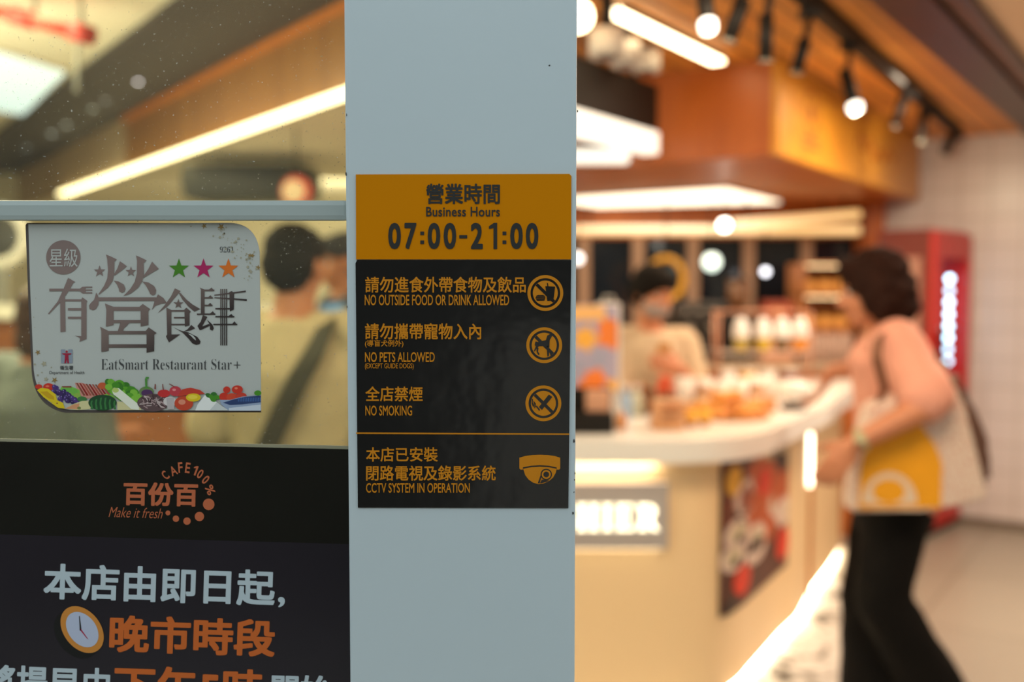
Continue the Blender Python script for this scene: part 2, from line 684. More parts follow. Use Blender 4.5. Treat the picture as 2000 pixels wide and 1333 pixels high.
def c6(pts):                       # zoomed crop to photograph
    return [(1010 + a / 4.445, 530 + b / 4.445) for a, b in pts]


symbol('no_food_symbol', 1065.1, 572.7, [c6([(245, 130), (330, 135), (315, 255), (262, 258)]), c6([(258, 100), (268, 105), (272, 132), (262, 132)]),
       c6([(165, 215), (180, 207), (228, 207), (242, 217), (242, 222), (165, 222)]), c6([(160, 226), (245, 226), (245, 238), (160, 238)]),
       c6([(165, 242), (242, 242), (236, 256), (170, 256)])])
symbol('no_pets_symbol', 1062.9, 674.7, [c6([(172, 618), (215, 606), (250, 600), (262, 560), (285, 546), (310, 556), (296, 575), (282, 600), (280, 650), (262, 662), (230, 650), (190, 650)]),
       c6([(160, 610), (178, 615), (192, 650), (172, 670), (150, 700), (146, 690), (162, 655), (152, 640)]), c6([(170, 660), (186, 668), (182, 700), (196, 722), (184, 728), (170, 702)]),
       c6([(256, 640), (280, 640), (276, 736), (262, 742)]), c6([(276, 690), (284, 690), (300, 730), (292, 736)])])
symbol('no_smoking_symbol', 1061.3, 788.3, [c6([(190, 1180), (275, 1072), (305, 1092), (215, 1205)]), c6([(160, 1172), (172, 1168), (200, 1206), (190, 1212)]),
       c6([(128, 1108), (138, 1110), (136, 1140), (148, 1165), (140, 1182), (126, 1150)]), c6([(140, 1125), (150, 1135), (162, 1150), (160, 1180), (150, 1195), (150, 1160)])])
bm = newbm()


def c3(pts):
    return [(680 + a / 3.417, 620 + b / 3.417) for a, b in pts]


flat(bm, c3([(1143, 938), (1180, 927), (1230, 920), (1280, 918), (1330, 920), (1380, 927), (1415, 938), (1415, 1010), (1408, 1018), (1392, 1018), (1392, 1003), (1340, 992), (1280, 988), (1220, 992), (1166, 1002), (1166, 1018), (1150, 1018), (1143, 1010)]), Y)
flat(bm, c3([(1168, 1012), (1220, 1002), (1280, 998), (1340, 1002), (1391, 1012), (1385, 1040), (1368, 1070), (1340, 1095), (1305, 1110), (1270, 1115), (1235, 1105), (1205, 1085), (1182, 1055)]), Y)
flat(bm, c3([(1296, 1020), (1306, 1018), (1288, 1070), (1278, 1108), (1266, 1108)]), Y - 0.0002, 1)
flat(bm, c3(disc2(1322, 1050, 38, n=28)), Y - 0.0002, 1)
ringc = disc2(1322, 1050, 30, n=28)
flat(bm, c3(ringc), Y - 0.0003, 0)
flat(bm, c3(disc2(1322, 1050, 19, n=24)), Y - 0.0004, 1)
flat(bm, c3([(1292, 1085), (1345, 1092), (1290, 1108), (1280, 1108)]), Y - 0.0002, 1)
obj('dome_camera_symbol', bm, [ORANGE, BLACKV], r_)

# ---- white nutrition decal on the glass
YD = YG - 0.0022
r_ = thing('restaurant_decal', 'white rounded decal with brown Chinese title and row of vegetables stuck on the glass', 'decal', P(285, 805, YG))
DW = mat('decal_white', (0.50, 0.51, 0.47), 0.5)
DB = mat('decal_shadow', (0.10, 0.08, 0.07), 0.5)


def bez(p0, p1, p2, n=10):
    return [((1 - t) ** 2 * p0[0] + 2 * t * (1 - t) * p1[0] + t * t * p2[0], (1 - t) ** 2 * p0[1] + 2 * t * (1 - t) * p1[1] + t * t * p2[1]) for t in [k / n for k in range(n + 1)]]


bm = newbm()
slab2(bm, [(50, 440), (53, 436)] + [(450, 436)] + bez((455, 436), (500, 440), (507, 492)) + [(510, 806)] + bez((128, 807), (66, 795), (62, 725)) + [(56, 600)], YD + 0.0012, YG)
obj('shadow_edge', bm, DB, r_)  # dark offset plate stands in for the decal's shadow along its edge
bm = newbm()
slab2(bm, [(55.5, 438), (300, 436.5)] + bez((452, 435.5), (501, 439), (507, 493)) + [(510, 802.5)] + bez((138, 801.5), (72, 792), (66, 722)) + [(59, 560)], YD, YD + 0.0011)
obj('face', bm, DW, r_)
Y = YD - 0.0003
# brown fading to near black towards the lower right, as printed
BR = bpy.data.materials.new('brown_print')
BR.use_nodes = True
nt = BR.node_tree
b_ = nt.nodes['Principled BSDF']
b_.inputs['Roughness'].default_value = 0.5
tc = nt.nodes.new('ShaderNodeTexCoord')
sx = nt.nodes.new('ShaderNodeSeparateXYZ')
mt = nt.nodes.new('ShaderNodeMath')
mt.operation = 'MULTIPLY_ADD'
mt.inputs[1].default_value = 0.6
rp = nt.nodes.new('ShaderNodeMapRange')
rp.inputs['From Min'].default_value = 0.125
rp.inputs['From Max'].default_value = 0.045
cr = nt.nodes.new('ShaderNodeValToRGB')
cr.color_ramp.elements[0].color = (0.235, 0.165, 0.145, 1)
cr.color_ramp.elements[1].color = (0.03, 0.018, 0.016, 1)
e3 = cr.color_ramp.elements.new(0.45)
e3.color = (0.20, 0.14, 0.12, 1)
nt.links.new(tc.outputs['Object'], sx.inputs[0])
mneg = nt.nodes.new('ShaderNodeMath')
mneg.operation = 'MULTIPLY'
mneg.inputs[1].default_value = -0.6
nt.links.new(sx.outputs['X'], mneg.inputs[0])
madd = nt.nodes.new('ShaderNodeMath')
nt.links.new(sx.outputs['Z'], madd.inputs[0])
nt.links.new(mneg.outputs[0], madd.inputs[1])
nt.links.new(madd.outputs[0], rp.inputs['Value'])
nt.links.new(rp.outputs[0], cr.inputs[0])
nt.links.new(cr.outputs[0], b_.inputs['Base Color'])


def k2(pts):
    return [(80 + a / 6.058, 480 + b / 6.058) for a, b in pts]


def k3(pts):
    return [(290 + a / 5.126, 480 + b / 5.126) for a, b in pts]


def bar(x0, y0, x1, y1):
    return [(x0, y0), (x1, y0), (x1, y1), (x0, y1)]


def star_pts(u, v, r):
    return star2(u, v, r)


Q2 = [  # first two characters, traced on the zoomed photograph
    [(322, 382), (410, 432), (385, 440), (340, 520), (280, 610), (240, 660), (95, 815), (85, 805), (200, 660), (265, 520)],
    [(100, 510), (460, 510), (490, 488), (530, 486), (530, 567), (495, 567), (460, 540), (100, 540)],
    bar(528, 485, 608, 500), bar(528, 519, 608, 534), bar(528, 552, 608, 567),
    [(228, 650), (285, 590), (292, 1018), (232, 1025)], bar(285, 635, 490, 660),
    [(478, 640), (490, 612), (550, 655), (540, 680), (540, 1105), (455, 1140), (465, 1100), (440, 1080), (400, 1068), (478, 1072)],
    bar(320, 740, 480, 768), bar(320, 842, 480, 868),
    [(770, 105), (840, 135), (900, 165), (870, 190), (868, 330), (850, 420), (790, 500), (690, 580), (680, 575), (745, 480), (785, 390), (795, 290), (785, 160)],
    [(935, 185), (1018, 245), (950, 300), (870, 358), (868, 335), (905, 270), (925, 215)],
    [(862, 415), (920, 425), (980, 460), (1000, 510), (990, 545), (960, 560), (930, 545), (920, 505), (900, 460)],
    star_pts(695, 305, 72), star_pts(1065, 310, 66),
    [(1125, 115), (1190, 145), (1250, 175), (1215, 210), (1220, 330), (1200, 420), (1150, 500), (1060, 570), (975, 598), (1060, 510), (1110, 430), (1135, 330), (1138, 180)],
    [(1315, 190), (1395, 275), (1310, 325), (1212, 385), (1215, 355), (1270, 280)],
    [(1200, 425), (1270, 435), (1340, 480), (1365, 530), (1355, 575), (1325, 590), (1295, 575), (1275, 530), (1240, 470)],
    [(655, 555), (675, 590), (685, 640), (680, 700), (650, 750), (615, 765), (575, 750), (568, 710), (590, 680), (630, 640)],
    bar(675, 612, 1365, 655),
    [(758, 685), (860, 725), (860, 940), (770, 960), (775, 760)], bar(855, 725, 1185, 772),
    [(1165, 725), (1205, 690), (1295, 752), (1272, 775), (1272, 940), (1180, 958), (1180, 740)], bar(855, 880, 1190, 916),
    [(940, 912), (1050, 912), (980, 985), (965, 1030), (905, 1030)],
    [(700, 960), (800, 1010), (803, 1245), (715, 1260), (715, 1010)], bar(790, 1010, 1260, 1050),
    [(1240, 1010), (1275, 968), (1370, 1035), (1342, 1055), (1340, 1250), (1250, 1268), (1250, 1030)], bar(800, 1168, 1255, 1208)]
Q3 = [  # the last two
    [(95, 488), (150, 525), (185, 575), (120, 585), (70, 605), (35, 645), (60, 560)],
    [(265, 428), (322, 455), (300, 480), (200, 600), (140, 645), (92, 678), (160, 600), (225, 510)],
    [(300, 470), (322, 475), (380, 540), (440, 590), (520, 635), (460, 662), (400, 610), (340, 540)], star_pts(300, 585, 52),
    [(180, 620), (230, 645), (230, 890), (318, 890), (255, 935), (205, 970), (175, 910), (188, 890)], bar(228, 645, 380, 662),
    [(360, 640), (380, 622), (425, 660), (412, 680), (412, 800), (365, 812)], bar(255, 715, 362, 730), bar(228, 783, 367, 798),
    [(245, 815), (320, 850), (400, 870), (490, 915), (522, 960), (515, 985), (480, 995), (440, 980), (400, 930), (340, 870)],
    [(430, 795), (468, 828), (420, 850), (350, 862), (390, 840)],
    [(512, 420), (562, 440), (562, 690), (525, 695), (525, 440)],
    bar(560, 440, 660, 457), [(605, 442), (632, 420), (660, 455)], bar(560, 515, 645, 531), [(598, 517), (622, 497), (645, 528)],
    bar(560, 592, 642, 607), [(596, 594), (620, 573), (642, 604)], bar(485, 680, 670, 695), [(615, 682), (645, 657), (672, 692)],
    [(485, 680), (520, 690), (505, 700)],
    [(545, 695), (590, 715), (545, 795), (525, 845), (515, 848), (490, 805), (525, 760)],
    [(510, 822), (605, 785), (620, 800), (525, 846)],
    [(585, 740), (640, 790), (655, 830), (640, 852), (615, 840), (618, 800)],
    bar(720, 435, 730, 1000), bar(738, 435, 749, 1000), bar(758, 435, 769, 1000), bar(777, 435, 788, 1000),
    [(660, 492), (975, 450), (975, 466), (660, 502)], [(660, 516), (985, 536), (985, 554), (660, 526)],
    [(810, 465), (835, 455), (858, 475), (855, 640), (815, 660)],
    bar(670, 625, 830, 640), bar(670, 705, 860, 720), [(800, 707), (830, 684), (860, 720)], bar(650, 783, 890, 797), [(838, 785), (862, 758), (890, 797)]]
bm = newbm()
for i, q in enumerate(Q2):
    flat(bm, k2(q), Y - i * 4e-6)
for i, q in enumerate(Q3):
    flat(bm, k3(q), Y - i * 4e-6)
obj('chinese_title', bm, BR, r_)
bm = newbm()
flat(bm, k3([(395, 880), (440, 895), (470, 925), (476, 950), (455, 935), (425, 905)]), Y - 0.0003)
obj('leaf_vein', bm, DW, r_)
bm = newbm()
flat(bm, disc2(123.8, 503, 33.5, n=48), Y, 0)
text(bm, '星級', (96.8, 485.8, 152, 521.8), Y - 0.0002, 1, 0.0)
obj('badge', bm, [BR, DW], r_)
for c, uu, nm in (((0.06, 0.22, 0.01), 349.6, 'green_star'), ((0.42, 0.01, 0.10), 397.6, 'pink_star'), ((0.72, 0.16, 0.01), 446.2, 'orange_star')):
    bm = newbm()
    flat(bm, star2(uu, 525.5, 20.5), Y)
    obj(nm, bm, mat(nm, c, 0.5), r_)
GREYINK = mat('grey_ink', (0.06, 0.06, 0.058), 0.5)
bm = newbm()
text(bm, serif('9261'), (429.5, 482, 456.5, 493.3), Y, 0, -0.013)
obj('number', bm, GREYINK, r_)
bm = newbm()
text(bm, serif('EatSmart Restaurant Star'), (197.7, 701.5, 452.5, 722.6), Y, 0, -0.014)
flat(bm, bar(456.5, 712.6, 470, 714.2), Y)
flat(bm, bar(462.5, 706.5, 464.2, 720.3), Y)
obj('english_title', bm, GREYINK, r_)
bm = newbm()
flat(bm, bar(119.3, 683, 127.5, 710), Y, 0)
flat(bm, bar(133.5, 683, 141.8, 710), Y, 0)
flat(bm, bar(127.5, 690, 133.5, 710), Y, 0)
flat(bm, disc2(130.4, 687.3, 2.1, n=16), Y - 0.0002, 1)
flat(bm, [(121, 690.5), (140, 690.5), (138.5, 692.6), (133.6, 694), (134.8, 710), (131.9, 710), (130.4, 702), (129, 710), (126, 710), (127.2, 694), (122.5, 692.6)], Y - 0.0002, 1)
obj('department_emblem', bm, [mat('emblem_grey', (0.26, 0.30, 0.36), 0.5), mat('emblem_red', (0.36, 0.01, 0.04), 0.5)], r_)
bm = newbm()
text(bm, '衛生署', (117.4, 714.8, 143.3, 723), Y, 0, 0.02)
text(bm, 'Department of Health', (96.8, 725, 165, 733.2), Y, 0, 0.0)
obj('department_lettering', bm, GREYINK, r_)
GOLD = mat('gold_print', (0.30, 0.19, 0.06), 0.4)
GOLDP = mat('gold_pale_print', (0.40, 0.36, 0.25), 0.5)
up_bm, low_bm = newbm(), newbm()
for (u, v, r) in ((398.7, 441.8, 6.5), (432, 443.5, 8), (487.6, 499.5, 5), (493, 499.5, 5.5), (504, 523, 6), (74, 688.7, 6), (107, 743, 7), (373, 442.5, 2)):
    flat(up_bm if u > 300 else low_bm, star2(u, v, r, 0.36, random.random()), Y, 0)
for k in range(60):
    t = random.random()
    u, v = 425 + 70 * t + random.gauss(0, 9), 447 + 88 * t ** 1.4 + random.gauss(0, 9)
    if u < 502 and v > 441 + max(0, u - 460) * 0.9:
        flat(up_bm, star2(u, v, random.choice((1.2, 1.6, 2.4, 3.6)), 0.5, random.random()), Y - 0.0001, 1)
for (u, v, r) in ((68, 712, 3), (86, 711, 6), (100.5, 718, 2), (74, 733, 2.5), (90, 741, 5), (66, 620, 1.5), (68, 640, 1.2), (76, 748, 2), (70, 583, 1.2), (82, 728, 2)):
    flat(low_bm, star2(u, v, r, 0.5, random.random()), Y, 1)
obj('upper_gold_stars', up_bm, [GOLD, GOLDP], r_)
obj('lower_gold_stars', low_bm, [GOLD, GOLDP], r_)

# row of fruit and vegetables printed along the lower edge (crop coordinates, scale 4.255 from (50, 720))
FR = {}
FRM = []


def fm(c):
    if c not in FR:
        FR[c] = len(FRM)
        FRM.append(mat('print_%d' % len(FRM), rgb(*c), 0.5))
    return FR[c]


bmf = newbm()
lay = [Y]


def fl(pts, c):
    lay[0] -= 0.0000025
    flat(bmf, [(50 + a / 4.255, 720 + b / 4.255) for a, b in pts], lay[0], fm(c))


def fe(x, y, rx, ry, c, rot=0.0):
    fl(disc2(x, y, rx, ry, n=24, rot=rot), c)


RED, DRED, YEL, GRN, LGR, DGR, PUR, LPU, WHI, CRE, PINK, BRN, BLU, DBL = ((205, 50, 30), (140, 25, 20), (225, 195, 20), (70, 140, 30), (125, 190, 70), (25, 70, 35), (60, 35, 95),
    (130, 115, 170), (232, 232, 225), (215, 205, 150), (205, 140, 125), (135, 70, 55), (70, 110, 170), (40, 60, 105))
fe(110, 152, 30, 20, RED); fe(192, 155, 46, 32, RED); fe(182, 148, 16, 8, (235, 120, 90))
fl([(410, 120), (470, 120), (640, 180), (670, 215), (560, 250), (480, 250), (430, 180)], PINK)
for k in range(9):
    x = 420 + k * 26
    fl([(x, 122 + k * 2), (x + 14, 122 + k * 2), (x + 80, 225), (x + 62, 228)], (BRN, DRED, (170, 80, 65))[k % 3])
fe(640, 145, 40, 28, (200, 90, 50))
fl([(275, 200), (300, 150), (380, 150), (450, 180), (455, 220), (420, 260), (330, 250)], LGR)
for (x, y) in ((320, 190), (360, 175), (405, 195), (430, 230), (375, 225), (340, 220)):
    fe(x, y, 30, 26, (110 + (x % 40), 180, 70))
fl([(300, 148), (380, 146), (385, 160), (310, 160)], BRN)
random.seed(3)
for k in range(46):
    t = random.random()
    x, y = 245 + 170 * t + random.gauss(0, 14), 195 + 75 * t + random.gauss(0, 20)
    fe(x, y, 19, 19, random.choice((PUR, (75, 50, 120), (45, 30, 80))))
    fe(x - 5, y - 6, 6, 6, LPU)
fe(470, 255, 40, 22, (60, 120, 60))
fl([(95, 180), (130, 162), (190, 170), (250, 215), (262, 262), (215, 285), (150, 240)], YEL)
fl([(120, 195), (180, 190), (235, 235), (240, 262), (190, 250)], (205, 160, 15))
fl([(215, 288), (258, 262), (310, 285), (328, 335), (270, 328)], YEL)
fe(262, 290, 8, 5, BRN)
fl([(328, 335), (390, 300), (470, 270), (535, 268), (552, 300), (535, 340), (430, 345)], CRE)
fl([(328, 335), (400, 300), (450, 290), (440, 340)], (215, 150, 105))
fe(445, 330, 16, 12, (120, 130, 70))
fl([(760, 275), (960, 290), (960, 345), (765, 345)], CRE)
# lettuce
for k in range(60):
    t, s = random.random(), random.random()
    x = 675 + 280 * t
    top = 85 if x < 800 else 85 + (x - 800) * 0.75
    fe(x, top + 25 + s * (250 - top) * 0.85, 32, 26, random.choice((GRN, (90, 160, 35), (110, 175, 50), (55, 120, 30), (130, 190, 60))), random.random())
fe(640, 285, 118, 66, DGR)
for k in range(6):
    x = 545 + k * 38
    fl([(x, 240 + abs(k - 2.5) * 12), (x + 14, 236 + abs(k - 2.5) * 12), (x + 8, 290), (x + 18, 340), (x, 342), (x - 6, 290)], (55, 120, 60))
fl([(718, 185), (735, 160), (775, 165), (860, 235), (940, 300), (945, 345), (880, 340), (800, 270), (730, 215)], (235, 235, 215))
fe(748, 182, 28, 20, (190, 205, 110))
fe(1005, 195, 62, 45, (110, 130, 80)); fe(1010, 205, 48, 30, (80, 45, 90))
fl([(980, 165), (995, 150), (992, 90), (1000, 70), (1026, 72), (1024, 84), (1012, 90), (1012, 150), (1035, 170)], (80, 140, 60))
fe(1060, 285, 132, 74, (95, 72, 72))
for k in range(60):
    a = random.random() * 6.28
    r = random.random() ** 0.6
    x, y = 1060 + 118 * r * math.cos(a), 280 + 62 * r * math.sin(a)
    b = random.random() * 6.28
    dx, dy = 22 * math.cos(b), 16 * math.sin(b)
    fl([(x - dx, y - dy), (x - dx + 5, y - dy - 6), (x + dx + 5, y + dy - 6), (x + dx, y + dy)], random.choice(((205, 185, 180), (180, 150, 148), (60, 35, 38))))
fe(1150, 208, 52, 32, (200, 45, 45)); fe(1245, 190, 50, 42, (195, 60, 70)); fe(1235, 178, 16, 10, (230, 140, 140))
for pts in (([(1070, 170), (1074, 130), (1082, 128), (1084, 175)]), ([(1140, 180), (1136, 130), (1143, 128), (1150, 180)]), ([(1235, 155), (1190, 130), (1196, 126), (1245, 152)])):
    fl(pts, (130, 60, 50))
fe(1200, 275, 55, 40, (215, 205, 200))
fl([(1170, 245), (1235, 240), (1235, 340), (1180, 340)], (190, 180, 178))
fl([(1260, 235), (1300, 175), (1370, 160), (1450, 180), (1492, 212), (1400, 222), (1330, 225)], (200, 60, 40))
fe(1315, 290, 78, 60, (200, 70, 40)); fe(1300, 280, 30, 22, (225, 140, 110))
fe(1395, 242, 62, 34, YEL); fe(1390, 238, 40, 18, (240, 215, 70))
fl([(1410, 350), (1430, 300), (1490, 222), (1520, 228), (1600, 290), (1690, 350)], (238, 238, 232))
fl([(1530, 350), (1590, 280), (1600, 290), (1690, 350)], (205, 208, 205))
for (x, y) in ((1520, 225), (1565, 215), (1590, 240), (1560, 260), (1545, 240)):
    fe(x, y, 26, 18, random.choice((GRN, (50, 110, 40))), random.random())
fe(1650, 235, 40, 34, RED); fe(1715, 240, 46, 34, (210, 70, 40)); fe(1790, 230, 48, 30, (200, 60, 40)); fe(1672, 178, 30, 28, RED); fe(1760, 175, 46, 34, RED); fe(1750, 165, 14, 9, (235, 130, 100))
fl([(1615, 262), (1700, 262), (1800, 235), (1955, 220), (1956, 352), (1690, 352), (1650, 320), (1625, 300)], (150, 165, 190))
fl([(1640, 285), (1740, 255), (1830, 236), (1955, 225), (1955, 282), (1800, 300), (1700, 305)], DBL)
for k in range(14):
    x = 1765 + k * 14
    fl([(x, 245), (x + 6, 243), (x + 8, 275), (x + 2, 277)], BLU)
fe(1930, 205, 30, 22, GRN)
fl([(1690, 330), (1955, 300), (1955, 352), (1690, 352)], (205, 212, 222))
obj('fruit_and_vegetable_print', bmf, FRM, r_)
random.seed(11)

# ---- black notice poster on the lower glass
NB = mat('notice_black', (0.012, 0.011, 0.008), 0.13, vary=0.5, vscale=6, bump=0.03, bscale=9)
NP = mat('notice_plum', (0.020, 0.016, 0.021), 0.2, vary=0.3, vscale=5, bump=0.03, bscale=9)
NW = mat('notice_white', (0.50, 0.58, 0.62), 0.4)
NO = mat('notice_orange', (0.60, 0.13, 0.02), 0.4)
NT = mat('clear_tape', (0.32, 0.30, 0.20), 0.25)
YN = YG - 0.0016
r_ = thing('notice_poster', 'large black notice with white and orange Chinese text and a clock covering the lower glass', 'poster', (P(340, 1100, YG).x, YG, 0.35))
bl = P(-260, 860, YN)
br = P(700, 878.5, YN)


def npt(u, v):
    return P(u, v, YN)


bm = newbm()
top = [P(-260, 857, YN), P(700, 878.5, YN)]
mid = [P(-260, 1037, YN), P(700, 1064, YN)]
low = [V((top[0].x, YN, 0.35)), V((top[1].x, YN, 0.35))]
for a, b, mi in ((top, mid, 0), (mid, low, 1)):
    f0 = [bm.verts.new(p) for p in (a[0], a[1], b[1], b[0])]
    f1 = [bm.verts.new(p + V((0, 0.0015, 0))) for p in (a[0], a[1], b[1], b[0])]
    bm.faces.new(f0).material_index = mi
    bm.faces.new(f1[::-1]).material_index = mi
    for k in range(4):
        bm.faces.new([f0[k], f0[(k + 1) % 4], f1[(k + 1) % 4], f1[k]]).material_index = mi
obj('sheet', bm, [NB, NP], r_)
bm = newbm()
slab2(bm, [(-260, 852), (700, 872), (700, 878.4), (-260, 857)], YN, YG)
obj('tape_edge', bm, NT, r_)
Y = YN - 0.0003
bm = newbm()
text(bm, '百份百', (241.3, 943, 386.9, 989), Y, 0, 0.035, 0.02)
for ch, x, y, rot, h, w in (('C', 985, 310, -42, 150, 78), ('A', 1110, 240, -24, 150, 100), ('F', 1220, 190, -5, 165, 70), ('E', 1335, 195, 8, 165, 75), ('1', 1450, 235, 20, 150, 40),
                            ('0', 1530, 290, 30, 150, 75), ('0', 1615, 380, 42, 150, 75), ('%', 1685, 540, 66, 130, 150)):
    u, v = 200 + x / 8, 890 + y / 8
    if ch == '1':
        figure_one(bm, u - 4, v - 9.5, u + 4, v + 9.5, Y, 0, 0.36, math.radians(rot))
        continue
    text(bm, ch, (u - w / 16, v - h / 16, u + w / 16, v + h / 16), Y, 0, 0.02, math.radians(rot))
for x, y, r in ((1025, 900, 38), (1150, 990, 50), (1323, 1028, 58), (1517, 955, 73), (1662, 765, 90)):
    flat(bm, disc2(200 + x / 8, 890 + y / 8, r / 8, n=28), Y, 0)
text(bm, 'Make it fresh', (212.5, 992, 318, 1012), Y, 0, -0.006, 0.03, 0.35)
obj('cafe_emblem', bm, mat('emblem_orange', (0.52, 0.13, 0.05), 0.45), r_)
bm = newbm()
text(bm, '本店由即日起', (85.2, 1107.5, 537.6, 1178), Y, 0, 0.026, 0.031)
text(bm, ',', (543, 1167, 556.5, 1187), Y, 0, 0.01, 0.03)
obj('opening_lettering', bm, NW, r_)
bm = newbm()
text(bm, '晚市時段', (213.9, 1206, 537.6, 1279.5), Y, 0, 0.03, 0.032)
text(bm, '下午5時', (223, 1304, 515, 1382), Y, 0, 0.03, 0.032)
obj('time_lettering', bm, NO, r_)
bm = newbm()
text(bm, '將提早由', (-30, 1302, 215, 1366), Y, 0, 0.028, 0.032)
obj('closing_lettering', bm, NW, r_)
bm = newbm()
text(bm, '開始', (530, 1319, 646, 1378), Y, 0, 0.028, 0.032)
obj('starting_lettering', bm, NW, r_)
bm = newbm()
R0 = math.radians(52)
flat(bm, disc2(149, 1240, 52, 37, rot=R0), Y, 0)
flat(bm, disc2(155, 1236, 51, 37, rot=R0), Y - 0.0001, 0)
flat(bm, disc2(160.6, 1230.4, 51, 36, rot=R0), Y - 0.0002, 1)
flat(bm, disc2(160.8, 1230.4, 38.5, 27, rot=R0), Y - 0.0003, 2)
flat(bm, [(154.5, 1204), (156, 1204), (159.5, 1231), (156, 1233)], Y - 0.0004, 3)
flat(bm, [(155.5, 1230), (158.5, 1229), (173, 1250), (169, 1247)], Y - 0.0004, 4)
obj('clock_picture', bm, [mat('clock_side', (0.006, 0.006, 0.006), 0.4), mat('clock_ring', (0.62, 0.24, 0.04), 0.4), mat('clock_dial', (0.48, 0.52, 0.66), 0.4), INK, mat('clock_hand', (0.4, 0.01, 0.05), 0.4)], r_)
# ------------------------------------------------------------------ the room
rx, ry = 0.557, 0.831                          # direction of the kiosk front, away from the door
rv, qv = V((rx, ry, 0)), V((-ry, rx, 0))
RANG = math.atan2(ry, rx)
ZC = 2.36                                      # timber ceiling
ZS = 1.98                                      # underside of the kiosk canopy


def slab(name, pts, z0, z1, m, label=None):
    bm = newbm()
    prism(bm, pts, z0, z1)
    return struct(name, bm, m, None, label)


floor_m = mat_grid('floor_tile', (0.37, 0.335, 0.28), (0.22, 0.19, 0.15), (0.9, 0.9), 0.006, 0.32, vertical=False, vary=0.06)
bm = newbm()
box(bm, (-14, -14, -0.12), (14, 14, 0.0))
fl_o = struct('floor', bm, floor_m, None, 'beige stone tile floor')
fl_o.rotation_euler.z = RANG
marble = bpy.data.materials.new('black_flecked_marble')
marble.use_nodes = True
nt = marble.node_tree
b_ = nt.nodes['Principled BSDF']
b_.inputs['Roughness'].default_value = 0.3
tc = nt.nodes.new('ShaderNodeTexCoord')
nz = nt.nodes.new('ShaderNodeTexNoise')
nz.inputs['Scale'].default_value = 9
nz.inputs['Detail'].default_value = 5
nz.inputs['Distortion'].default_value = 1.2
cr = nt.nodes.new('ShaderNodeValToRGB')
cr.color_ramp.elements[0].position = 0.38
cr.color_ramp.elements[0].color = (0.06, 0.06, 0.055, 1)
cr.color_ramp.elements[1].position = 0.48
cr.color_ramp.elements[1].color = (0.78, 0.76, 0.72, 1)
nt.links.new(tc.outputs['Object'], nz.inputs['Vector'])
nt.links.new(nz.outputs['Fac'], cr.inputs[0])
nt.links.new(cr.outputs[0], b_.inputs['Base Color'])
slab('floor_inlay', [(-0.4, 2.7), (1.60, 2.7), (1.64, 3.7), (1.60, 4.95), (-0.4, 4.3)], 0.0, 0.004, marble, 'white marble floor inlay with black flecks around the counter')

wood_ceil = mat_wood('ceiling_timber', rgb(206, 130, 48), rgb(222, 150, 64), 'X', 2.0, 0.5, slat=0.11, ang=-RANG + 0.0)
dark_wood = mat_wood('dark_timber', rgb(46, 21, 13), rgb(62, 30, 19), 'X', 2.0, 0.4)
mid_wood = mat_wood('mid_timber', rgb(104, 66, 44), rgb(120, 78, 54), 'X', 2.0, 0.45)
canopy_wood = mat_wood('canopy_timber', rgb(168, 86, 28), rgb(188, 102, 38), 'Z', 2.0, 0.4)
plaster = mat('warm_plaster', rgb(225, 195, 165), 0.8, vary=0.04, vscale=3)
cream = mat('cream_plaster', rgb(232, 224, 198), 0.8, vary=0.03, vscale=2)


def mx_(y):
    return 1.12 + 0.696 * (y - 3.15)


slab('ceiling', [(-0.36, 1.02), (mx_(6.5), 6.5), (2.4, 8.2), (-0.35, 8.2), (-0.12, 3.2)], ZC, 2.86, wood_ceil, 'narrow-board timber ceiling over the food counter')


def strip(name, a, b, z0, z1, m, label):
    y0, y1 = 1.02, 6.6
    slab(name, [(mx_(y0) + a, y0), (mx_(y0) + b, y0), (mx_(y1) + b, y1), (mx_(y1) + a, y1)], z0, z1, m, label)


strip('trim_2', 0.0, 0.20, 2.33, 2.86, dark_wood, 'dark brown ceiling trim along the timber boards')
strip('trim_3', 0.20, 0.27, 2.36, 2.86, mid_wood, 'lighter brown ceiling strip beside the dark trim')
strip('trim_4', 0.27, 0.31, 2.34, 2.86, dark_wood, 'thin dark ceiling trim next to the plaster ceiling')
slab('ceiling_plaster', [(mx_(1.02) + 0.31, 1.02), (6.2, 1.02), (6.2, 6.6), (mx_(6.6) + 0.31, 6.6)], 2.37, 2.86, plaster, 'warm plaster ceiling beyond the dark trim')
slab('ceiling_hall', [(-7.2, 0.9), (-0.05, 0.9), (-0.05, 10.2), (-7.2, 10.2)], 2.582, 2.96, cream, 'cream ceiling of the hall behind the glass')

# walls
slab('wall_back', [(-7.2, 9.7), (0.3, 9.7), (0.3, 9.85), (-7.2, 9.85)], 0, 2.9, cream)
slab('wall_left', [(-7.2, 0.9), (-7.05, 0.9), (-7.05, 9.85), (-7.2, 9.85)], 0, 2.9, cream)
slab('wall_right', [(5.6, 1.0), (5.75, 1.0), (5.75, 4.3), (5.6, 4.3)], 0, 2.6, plaster)
slab('wall_front', [(-7.2, 0.9), (-1.35, 0.9), (-1.35, 1.0), (-7.2, 1.0)], 0, 2.96, pillar_m)
slab('trim_5', [(-1.35, 0.86), (1.9, 0.86), (1.9, 1.01), (-1.35, 1.01)], 2.62, 2.96, pillar_m, 'painted steel lintel over the shop opening')
slab('trim_6', [(1.9, 0.86), (5.75, 0.86), (5.75, 1.01), (1.9, 1.01)], 0, 2.96, pillar_m, 'painted front wall right of the opening')
tile_m = mat_grid('pinkish_tile', (0.66, 0.59, 0.58), (0.50, 0.44, 0.42), (0.17, 0.17), 0.006, 0.28, vertical=True, vary=0.05)
bm = newbm()
box(bm, (-0.55, 0, 0), (3.6, 0.12, 2.5))
tw = obj('wall_tile', bm, tile_m)
tw.location = (2.72, 6.08, 0)
